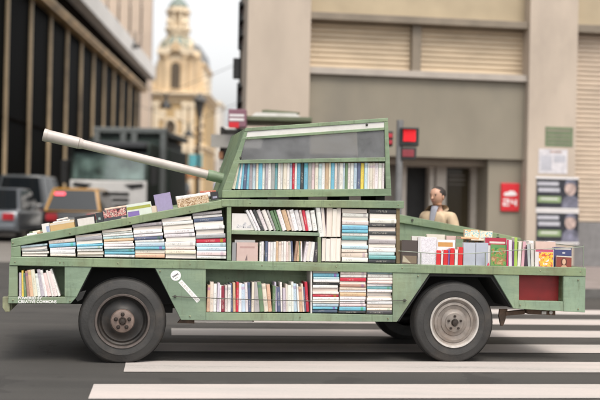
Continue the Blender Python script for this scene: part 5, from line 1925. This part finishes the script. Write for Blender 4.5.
def sedan(name, label, cat, pos, rz, paint, roof_paint, L_=4.35, wid=1.72, roof_h=1.45, brake=False, van=False, wagon=False):
    """Car heading along local +x; x = 0 is the tail."""
    c = empty(name, pos, rz, label, cat)
    hw = wid / 2
    bh = 0.92 if not van else 1.05
    prof = [(0.04, 0.30), (0.0, 0.45), (0.0, 0.72), (0.06, bh - 0.03), (0.5, bh), (L_ * 0.72, bh - 0.02), (L_ * 0.93, bh - 0.17), (L_ - 0.02, 0.66), (L_, 0.45), (L_ - 0.06, 0.28)]
    if van:
        prof = [(0.04, 0.30), (0.0, 0.45), (0.0, bh), (0.1, bh + 0.02), (L_ * 0.8, bh), (L_ - 0.03, 0.75), (L_, 0.45), (L_ - 0.06, 0.28)]
    b = MB()
    # body in slices across, narrowing at the sides
    k = len(prof)
    vs, fs = [], []
    zs = [(-hw, 0.86, 0.05), (-hw * 0.93, 0.97, 0.0), (0.0, 1.0, 0.0), (hw * 0.93, 0.97, 0.0), (hw, 0.86, 0.05)]
    for (yy, kz, inset) in zs:
        for (x, z) in prof:
            xx = x + (inset if x < L_ / 2 else -inset)
            vs.append((xx, yy, 0.3 + (z - 0.3) * kz))
    for j in range(len(zs) - 1):
        for i in range(k):
            q = (i + 1) % k
            fs.append((j * k + i, j * k + q, (j + 1) * k + q, (j + 1) * k + i))
    fs.append(tuple(range(k)))
    fs.append(tuple(range((len(zs) - 1) * k, len(zs) * k)))
    b.add(vs, fs)
    body = b.build('body', paint, c, 0.04, smooth=50)
    if van:
        base, top = (0.02, L_ * 0.80), (0.22, L_ * 0.60)
    else:
        base, top = (0.45 if not wagon else 0.05, L_ * 0.74), (1.05 if not wagon else 0.45, L_ * 0.56)
    zb, zt = bh - 0.04, roof_h
    wb, wt = hw * 0.93, hw * 0.74
    vs = [(base[0], -wb, zb), (base[1], -wb, zb), (base[1], wb, zb), (base[0], wb, zb), (top[0], -wt, zt - 0.03), (top[1], -wt, zt - 0.03), (top[1], wt, zt - 0.03), (top[0], wt, zt - 0.03),
          (top[0] + 0.12, -wt * 0.8, zt), (top[1] - 0.15, -wt * 0.8, zt), (top[1] - 0.15, wt * 0.8, zt), (top[0] + 0.12, wt * 0.8, zt)]
    fs = [(0, 1, 2, 3), (0, 1, 5, 4), (1, 2, 6, 5), (2, 3, 7, 6), (3, 0, 4, 7), (4, 5, 9, 8), (5, 6, 10, 9), (6, 7, 11, 10), (7, 4, 8, 11), (8, 9, 10, 11)]
    MB().add(vs, fs).build('roof', roof_paint, c, 0.035, smooth=50)

    def pane(nm, a, b_, c_, d_, m=M['car_glass'], g=0.012):
        a, b_, c_, d_ = map(Vector, (a, b_, c_, d_))
        nn = (b_ - a).cross(d_ - a).normalized()
        ctr = (a + b_ + c_ + d_) / 4
        out = ctr - Vector((L_ / 2, 0, 1.1))
        if nn.dot(out) < 0:
            nn = -nn
        pp = [ctr + (p - ctr) * 0.89 for p in (a, b_, c_, d_)]
        vv = [p + nn * g for p in pp] + [p - nn * 0.004 for p in pp]
        MB().add(vv, [(0, 1, 2, 3), (7, 6, 5, 4), (0, 4, 5, 1), (1, 5, 6, 2), (2, 6, 7, 3), (3, 7, 4, 0)]).build(nm, m, c)
    V = [Vector(v) for v in vs]
    pane('rear_window', V[0], V[3], V[7], V[4])
    pane('windscreen', V[1], V[2], V[6], V[5])
    for (i0, i1, j1, j0) in ((0, 1, 5, 4), (3, 2, 6, 7)):
        for (f0, f1) in ((0.0, 0.34), (0.36, 0.66), (0.68, 1.0)) if (van or wagon) else ((0.05, 0.5), (0.5, 0.98)):
            pane('side_window', V[i0].lerp(V[i1], f0), V[i0].lerp(V[i1], f1), V[j0].lerp(V[j1], f1), V[j0].lerp(V[j1], f0))
    for x in (0.78, L_ - 0.85):
        for y in (-hw + 0.1, hw - 0.1):
            car_wheel(c, x, y)
    for s in (-1, 1):
        b = MB().box(-0.03, 0.12, s * hw * 0.66 - 0.16, s * hw * 0.66 + 0.16, 0.62, 0.82)
        b.build('tail_light', M['tail_red'], c, 0.02)
        MB().box(L_ - 0.16, L_ + 0.015, s * hw * 0.68 - 0.16, s * hw * 0.68 + 0.16, 0.55, 0.68).build('headlight', M['lamp_clear'], c, 0.02)
        MB().box(L_ * 0.66, L_ * 0.66 + 0.12, s * (hw + 0.06) - 0.07, s * (hw + 0.06) + 0.07, 0.93, 1.05).build('mirror', paint, c, 0.03)
    MB().box(-0.06, 0.1, -hw * 0.9, hw * 0.9, 0.34, 0.52).build('bumper', paint, c, 0.04)
    MB().box(-0.075, -0.055, -0.24, 0.24, 0.56, 0.68).build('number_plate', M['plate'], c)
    if brake:
        xl = base[0] + (top[0] - base[0]) * (1.38 - zb) / (zt - 0.03 - zb)
        MB().box(xl - 0.07, xl + 0.03, 0.27, 0.56, 1.35, 1.42).build('brake_light', M['brake_lit'], c, 0.01)
    return c


HEAD = math.atan2(CD.y, CD.x)
sedan('silver_car', 'silver saloon car seen from behind at the far left edge', 'car', (-8.62, 30.2, 0), HEAD, M['silver'], M['silver'], roof_h=1.53)
sedan('dark_van', 'dark high roofed van waiting in front of the silver car', 'van', (-9.55, 37.2, 0), HEAD, M['dark_paint'], mat('grey_van_roof', (0.10, 0.11, 0.12), 0.3, coat=0.5), L_=4.7, wid=1.85, roof_h=2.02, van=True)
sedan('taxi', 'black taxi with yellow roof and lit brake light between silver car and truck', 'taxi', (-6.45, 31.0, 0), HEAD, M['black_paint'], M['taxi_yellow'], wid=1.75, roof_h=1.56, brake=True, wagon=True)

# white lorry facing us
YT2 = 37.0
tx = at(109, 160, YT2).x
lo = empty('lorry', (tx, YT2, 0), -R(3), 'white cabbed lorry with grey skip frame above its windscreen facing the camera', 'lorry')
hw = 1.34
zt = at(109, 141, YT2).z
zs0, zs1 = at(109, 179.5, YT2).z, at(109, 154, YT2).z
b = MB()
pr = [(0.08, 0.55), (0.0, 0.7), (0.0, zs0 - 0.06), (0.24, zt - 0.25), (0.45, zt), (2.2, zt), (2.2, 0.55)]
b.prism(pr, -hw, hw, 'x')
b.build('cab', M['truck_green'], lo, 0.08)
b = MB()
b.prism([(-0.03, 0.76), (-0.03, zs0 - 0.07), (-0.004, zs0 - 0.03), (-0.004, 0.76)], -hw + 0.03, hw - 0.03, 'x')
b.build('front_panel', M['white_cab'], lo, 0.02)
b = MB()
b.prism([(0.12, zs1 + 0.04), (0.19, zt - 0.26), (0.26, zt - 0.26), (0.2, zs1 + 0.04)], -hw + 0.1, hw - 0.1, 'x')
b.build('header_panel', M['dark_paint'], lo, 0.02)
b = MB()
dy = lambda z: 0.24 * (z - (zs0 - 0.06)) / (zt - 0.25 - zs0 + 0.06)
b.prism([(dy(zs0) - 0.02, zs0), (dy(zs1) - 0.02, zs1), (dy(zs1) + 0.03, zs1), (dy(zs0) + 0.03, zs0)], -hw + 0.14, hw - 0.14, 'x')
b.build('windscreen', M['screen_glass'], lo)
b = MB()
b.box(-hw + 0.05, hw - 0.05, -0.12, 0.3, zt - 0.22, zt - 0.02)
b.build('sun_visor', M['dark_paint'], lo, 0.03)
b = MB()
for k in range(5):
    z = zs0 - 0.42 - k * 0.2
    b.box(-0.72, 0.72, -0.06, 0.02, z - 0.12, z)
b.build('grille', M['lamp_black'], lo, 0.02)
b = MB()
for s in (-1, 1):
    MB().prism([(s * 0.55, zs0 - 0.16), (s * 1.2, zs0 - 0.10), (s * 1.2, zs0 - 0.24), (s * 0.78, zs0 - 0.32)], -0.05, 0.0).build('intake', M['lamp_black'], lo)
MB().box(-hw, hw, -0.1, 0.3, 0.35, 0.75).build('bumper', M['white_cab'], lo, 0.06)
for s in (-1, 1):
    MB().box(s * 1.02 - 0.2, s * 1.02 + 0.2, -0.04, 0.1, 0.8, 1.05).build('headlight', M['lamp_clear'], lo, 0.03)
    b = MB()
    b.box(s * (hw + 0.2) - 0.11, s * (hw + 0.2) + 0.11, 0.02, 0.12, 1.75, 2.55)
    b.tube([(s * hw, 0.2, 2.6), (s * (hw + 0.2), 0.1, 2.5)], 0.03, 6)
    b.build('mirror', M['lamp_black'], lo, 0.02)
    for y in (1.0, 5.2):
        e = bpy.data.objects.new('wheel', None)
        COL.objects.link(e)
        e.parent = lo
        e.location = (s * (hw - 0.16), y, 0.5)
        MB().lathe([(0.3, -0.14), (0.48, -0.15), (0.5, -0.1), (0.5, 0.1), (0.48, 0.15), (0.3, 0.14)], 28, 'x', close=False).build('tyre', M['tyre'], e, smooth=35)
        MB().lathe([(0.31, s * 0.12), (0.2, s * 0.05), (0.0, s * 0.06)], 20, 'x', close=False).build('rim', M['rim_light'], e, smooth=35)
zf0, zf1 = at(125, 137, YT2 + 2.4).z, at(125, 127.5, YT2 + 2.4).z
b = MB()
b.box(-hw + 0.1, hw - 0.02, 2.45, 7.2, 0.9, zf0)
b.build('skip_body', M['truck_green'], lo, 0.04)
b = MB()
b.box(-hw + 0.2, hw + 0.2, 2.3, 2.6, zf1 - 0.2, zf1)
for x in (-hw + 0.22, -0.15, 0.25, hw - 0.04):
    b.box(x, x + 0.22, 2.3, 2.6, 1.0, zf1 - 0.202)
b.box(-hw + 0.2, hw + 0.2, 2.602, 7.2, zf0 + 0.05, zf0 + 0.25)
b.build('skip_frame', M['truck_grey'], lo, 0.03)
MB().box(hw + 0.02, hw + 0.22, 2.8, 7.0, 0.8, zf0 - 0.35).build('side_tank', M['truck_green'], lo, 0.06)

# orange umbrella and stalls down the street
M['umbrella'] = mat('orange_brown_canvas', (0.34, 0.14, 0.05), 0.8, var=0.15)
M['cyan'] = mat('cyan_banner', (0.12, 0.42, 0.48), 0.6)
YU = 66.0
p = at(196, 172, YU)
e = empty('street_umbrella', (p.x, YU, 0), 0, 'orange brown umbrella down the cross street below the lantern', 'umbrella')
b = MB()
n = 16
prof = [(1.15, -0.35), (0.8, -0.02), (0.4, 0.2), (0.0, 0.32)]
b.lathe(prof + [(0.36, 0.17), (0.78, -0.06), (1.13, -0.38)], 8, 'z', close=False)
b.build('canopy', M['umbrella'], e, loc=(0, 0, p.z))
MB().tube([(0, 0, 0), (0, 0, p.z + 0.3)], 0.025, 8).build('pole', M['lamp_black'], e)
p = at(195.5, 162, 70.0)
e = empty('hanging_banner', (p.x, 70, 0), 0, 'small cyan banner on a pole above the orange umbrella', 'banner')
MB().box(-0.42, 0.42, -0.02, 0.02, p.z - 0.5, p.z + 0.5).build('cloth', M['cyan'], e)
MB().tube([(-0.44, 0, 0), (-0.44, 0, p.z + 0.6)], 0.03, 8).build('pole', M['lamp_black'], e)
sedan('parked_car', 'small white car far down the cross street below the church', 'car', (at(206, 190, 74).x, 74, 0), HEAD, M['white_cab'], M['white_cab'], roof_h=1.5)
sedan('far_van', 'far dark van down the cross street beside the umbrella', 'van', (at(172, 185, 58).x, 58, 0), HEAD, M['dark_paint'], M['dark_paint'], wid=1.9, roof_h=2.2, van=True, L_=4.9)

# ------------------------------------------------------------------ people
M['skin'] = mat('skin', (0.47, 0.27, 0.185), 0.5, var=0.12, scale=14)
M['hair'] = mat('dark_hair', (0.022, 0.015, 0.012), 0.55, var=0.5, scale=60, bump=1.0, bscale=90, stretch=(1, 0.3, 1))
M['tan_jacket'] = mat('tan_jacket', (0.47, 0.355, 0.235), 0.85, var=0.25, scale=7, bump=1.0, bscale=9, stretch=(1, 1, 0.5))
M['blue_shirt'] = mat('blue_shirt', (0.28, 0.285, 0.33), 0.8, var=0.1, scale=8)
M['trousers'] = mat('dark_trousers', (0.05, 0.055, 0.07), 0.8, var=0.15, scale=8)
M['shoe'] = mat('dark_shoes', (0.02, 0.018, 0.016), 0.5)


def skin_mesh(name, pts, edges, radii, m, parent, root=0, sub=2):
    me = bpy.data.meshes.new(name)
    me.from_pydata([tuple(p) for p in pts], edges, [])
    me.materials.append(m)
    o = bpy.data.objects.new(name, me)
    COL.objects.link(o)
    if parent is not None:
        o.parent = parent
    md = o.modifiers.new('skin', 'SKIN')
    sv = me.skin_vertices[0].data
    for i, r in enumerate(radii):
        sv[i].radius = (r, r) if isinstance(r, (int, float)) else r
        sv[i].use_root = (i == root)
    md.use_smooth_shade = True
    md.branch_smoothing = 0.6
    sb = o.modifiers.new('sub', 'SUBSURF')
    sb.levels = sub
    sb.render_levels = sub
    return o


def person(label, pos, rz, h=1.62, jacket='tan_jacket', shirt='blue_shirt', stride=0.18, group=None, head_turn=0.0):
    """Walking figure facing local -y."""
    root = empty('person', pos, rz, label, 'person', group)
    k = h / 1.72
    root.scale = (k * 1.06, k * 1.06, k)
    P, E, Rr = [], [], []

    def v(p, r, prev=None):
        P.append(Vector(p))
        Rr.append(r)
        if prev is not None:
            E.append((prev, len(P) - 1))
        return len(P) - 1
    pel = v((0, 0, 0.93), (0.155, 0.115))
    wa = v((0, -0.005, 1.08), (0.135, 0.10), pel)
    chs = v((0, -0.005, 1.26), (0.14, 0.095), wa)
    up = v((0, 0.0, 1.39), (0.10, 0.07), chs)
    nk = v((0, 0.0, 1.48), 0.058, up)
    nk2 = v((0, -0.015, 1.54), 0.055, nk)
    hd0 = v((0, -0.025, 1.585), (0.068, 0.085), nk2)
    hd1 = v((0, -0.02, 1.65), (0.078, 0.096), hd0)
    v((0, -0.01, 1.70), (0.058, 0.07), hd1)
    hands = []
    for s in (-1, 1):
        sh = v((s * 0.165, 0.012, 1.375), 0.046, up)
        sw = -0.16 * s
        el = v((s * 0.245, 0.03 + sw * 0.4, 1.12), 0.044, sh)
        wr = v((s * 0.245, -0.05 + sw, 0.89), 0.030, el)
        pm = v((s * 0.243, -0.07 + sw, 0.83), (0.022, 0.036), wr)
        hands.append((s, sw, pm))
        hp = v((s * 0.09, 0.0, 0.86), 0.095, pel)
        kn = v((s * 0.095, -0.05 - s * stride * 0.5, 0.49), 0.058, hp)
        an = v((s * 0.095, 0.03 - s * stride * 1.2, 0.10), 0.040, kn)
        he = v((s * 0.095, -0.05 - s * stride * 1.2, 0.05), 0.042, an)
        v((s * 0.10, -0.15 - s * stride * 1.2, 0.04), 0.034, he)
        for j, (off, ln) in enumerate(((-0.030, 0.062), (-0.010, 0.075), (0.010, 0.070), (0.029, 0.055))):
            f0 = v((s * 0.243, -0.075 + sw + off * 0.9, 0.785), 0.0095, pm)
            f1 = v((s * 0.235, -0.080 + sw + off, 0.785 - ln * 0.55), 0.0085, f0)
            v((s * 0.222, -0.080 + sw + off, 0.785 - ln), 0.007, f1)
        t0 = v((s * 0.225, -0.105 + sw, 0.825), 0.0105, pm)
        v((s * 0.215, -0.118 + sw, 0.785), 0.009, t0)
    body = skin_mesh('body', P, E, Rr, M['skin'], root)
    # jacket: torso and sleeves
    Q, E2, R2 = [], [], []

    def j(p, r, prev=None):
        Q.append(Vector(p))
        R2.append(r)
        if prev is not None:
            E2.append((prev, len(Q) - 1))
        return len(Q) - 1
    a = j((0, 0, 0.80), (0.19, 0.145))
    a1 = j((0, 0, 0.98), (0.185, 0.14), a)
    a2 = j((0, -0.005, 1.22), (0.19, 0.135), a1)
    a3 = j((0, 0.0, 1.38), (0.185, 0.13), a2)
    a4 = j((0, 0.005, 1.455), (0.125, 0.10), a3)
    j((0, 0.005, 1.525), (0.080, 0.082), a4)
    for s in (-1, 1):
        sw = -0.16 * s
        s1 = j((s * 0.185, 0.01, 1.39), 0.088, a3)
        s2 = j((s * 0.265, 0.03 + sw * 0.4, 1.12), 0.07, s1)
        j((s * 0.248, -0.045 + sw, 0.905), 0.048, s2)
    skin_mesh('jacket', Q, E2, R2, M[jacket], root)
    # shirt seen in the open front of the jacket: a patch that follows the chest
    ZR = ((1.06, 0.186, 0.139), (1.22, 0.192, 0.137), (1.33, 0.178, 0.126), (1.40, 0.150, 0.112), (1.46, 0.108, 0.094), (1.51, 0.076, 0.078))
    vs, fs = [], []
    for i, (z, ra, rb) in enumerate(ZR):
        ha = R((2, 6, 10, 15, 24, 40)[i])
        for q in range(7):
            t = -ha + 2 * ha * q / 6
            vs.append((ra * math.sin(t), -rb * math.cos(t), z))
    for i in range(len(ZR) - 1):
        for q in range(6):
            fs.append((i * 7 + q, i * 7 + q + 1, (i + 1) * 7 + q + 1, (i + 1) * 7 + q))
    sh_ = MB().add(vs, fs).build('shirt_front', M[shirt], root, smooth=60)
    sd_ = sh_.modifiers.new('solid', 'SOLIDIFY')
    sd_.thickness = 0.012
    # trousers
    Q, E2, R2 = [], [], []
    a = j((0, 0, 0.95), (0.165, 0.125))
    for s in (-1, 1):
        h1 = j((s * 0.09, 0.0, 0.85), 0.105, a)
        k1 = j((s * 0.095, -0.05 - s * stride * 0.5, 0.49), 0.075, h1)
        j((s * 0.095, 0.03 - s * stride * 1.2, 0.10), 0.062, k1)
    skin_mesh('trousers', Q, E2, R2, M['trousers'], root)
    for s in (-1, 1):
        b = MB()
        b.lathe([(0.0, -0.20), (0.035, -0.18), (0.048, -0.1), (0.045, 0.0), (0.04, 0.06), (0.0, 0.075)], 14, 'y', mtx=T_(s * 0.095, 0.0 - s * stride * 1.2, 0.045) @ Matrix.Diagonal((1, 1, 0.95, 1)))
        b.build('shoe', M['shoe'], root, smooth=60)
    # head details
    b = MB()
    b.lathe([(0.0, -0.125), (0.05, -0.095), (0.078, -0.03), (0.084, 0.03), (0.07, 0.08), (0.035, 0.11), (0.0, 0.118)], 20, 'z', mtx=T_(0, -0.022, 1.625) @ Matrix.Diagonal((0.92, 1.12, 1.0, 1)))
    hd = b.build('head', M['skin'], root, smooth=60)
    b = MB()
    b.lathe([(0.082, 0.005), (0.089, 0.045), (0.076, 0.093), (0.04, 0.122), (0.0, 0.130)], 20, 'z', mtx=T_(0, -0.008, 1.622) @ Matrix.Rotation(R(-15), 4, 'X') @ Matrix.Diagonal((0.96, 1.14, 1.0, 1)))
    b.lathe([(0.0, -0.07), (0.06, -0.05), (0.078, 0.0), (0.08, 0.05), (0.0, 0.06)], 16, 'z', mtx=T_(0, 0.018, 1.635) @ Matrix.Diagonal((0.98, 1.0, 1.0, 1)))
    b.build('hair', M['hair'], root, smooth=60)
    b = MB()
    b.add([(-0.014, -0.118, 1.60), (0.014, -0.118, 1.60), (0.0, -0.142, 1.598), (0.0, -0.115, 1.645), (0, -0.11, 1.588)], [(0, 2, 3), (2, 1, 3), (0, 4, 2), (2, 4, 1), (0, 3, 1, 4)])
    b.build('nose', M['skin'], hd)
    b = MB()
    for s in (-1, 1):
        b.lathe([(0.0, -0.004), (0.008, 0), (0.0, 0.004)], 10, 'y', mtx=T_(s * 0.030, -0.106, 1.635))
        b.box(s * 0.030 - 0.014, s * 0.030 + 0.014, -0.112, -0.100, 1.651, 1.655)
    b.build('eye', M['hair'], hd)
    b = MB().box(-0.022, 0.022, -0.113, -0.10, 1.566, 1.573)
    b.build('mouth', mat('lips', (0.32, 0.12, 0.10), 0.5), hd, 0.003)
    b = MB()
    for s in (-1, 1):
        b.lathe([(0.0, -0.012), (0.018, -0.006), (0.018, 0.006), (0.0, 0.012)], 12, 'x', mtx=T_(s * 0.08, -0.015, 1.615) @ Matrix.Diagonal((1, 0.7, 1.5, 1)))
    b.build('ear', M['skin'], hd, smooth=60)
    return root


p = at(438, 200, 11.8)
person('pedestrian in a tan jacket and blue shirt walking behind the tank', (p.x, 11.8, 0), R(-40), h=1.50)
M['coat_dark'] = mat('dark_coat', (0.04, 0.04, 0.05), 0.8)
M['coat_pale'] = mat('pale_coat', (0.45, 0.42, 0.38), 0.8)
for (x, Y, jk, lb) in ((184, 60, 'coat_dark', 'far pedestrian in a dark coat down the cross street'), (189.5, 57, 'coat_pale', 'far pedestrian in a pale coat down the cross street'), (216, 45, 'coat_dark', 'pedestrian in a dark coat near the newsstand corner')):
    person(lb, (at(x, 190, Y).x, Y, 0.0 if x < 200 else 0.13), R(rnd.uniform(-40, 200)), h=1.7, jacket=jk, group='people far down the street')

# ------------------------------------------------------------------ light, sky, camera
SUN_EL, SUN_AZ = R(60), R(160)         # azimuth measured clockwise from +Y: behind the camera, to the right
sd = Vector((math.sin(SUN_AZ) * math.cos(SUN_EL), math.cos(SUN_AZ) * math.cos(SUN_EL), math.sin(SUN_EL)))
sl = bpy.data.lights.new('sun', 'SUN')
sl.energy = 1.0
sl.angle = R(25)
sl.color = (1.0, 0.86, 0.70)
so = bpy.data.objects.new('sun', sl)
COL.objects.link(so)
so.rotation_euler = sd.to_track_quat('Z', 'Y').to_euler()
wd = bpy.data.worlds.new('World')
SC.world = wd
wd.use_nodes = True
n, l = wd.node_tree.nodes, wd.node_tree.links
bg = n['Background']
sky = n.new('ShaderNodeTexSky')
sky.sky_type = 'NISHITA'
sky.sun_disc = False
sky.sun_elevation = SUN_EL
sky.sun_rotation = SUN_AZ
sky.air_density = 1.0
sky.dust_density = 4.0
sky.ozone_density = 1.0
hs = n.new('ShaderNodeHueSaturation')      # overcast: the sky is nearly white
hs.inputs['Saturation'].default_value = 0.05
l.new(sky.outputs[0], hs.inputs['Color'])
l.new(hs.outputs[0], bg.inputs['Color'])
bg.inputs['Strength'].default_value = 0.15

cd = bpy.data.cameras.new('camera')
cd.sensor_width = 36.0
cd.lens = F / 600.0 * 36.0
cd.clip_end = 1500
cd.clip_start = 0.1
cd.dof.use_dof = True
cd.dof.focus_distance = 9.0
cd.dof.aperture_fstop = 1.2
co = bpy.data.objects.new('camera', cd)
COL.objects.link(co)
co.matrix_world = Matrix.Translation((0, 0, EYE)) @ Matrix.Rotation(R(90), 4, 'X') @ Matrix.Rotation(ROLL, 4, 'Z')
SC.camera = co
vs_ = SC.view_settings
SC.display_settings.display_device = 'sRGB'
vs_.view_transform = 'Standard'
vs_.look = 'None'
vs_.exposure = 0.84
vs_.gamma = 1.0
vs_.use_curve_mapping = False
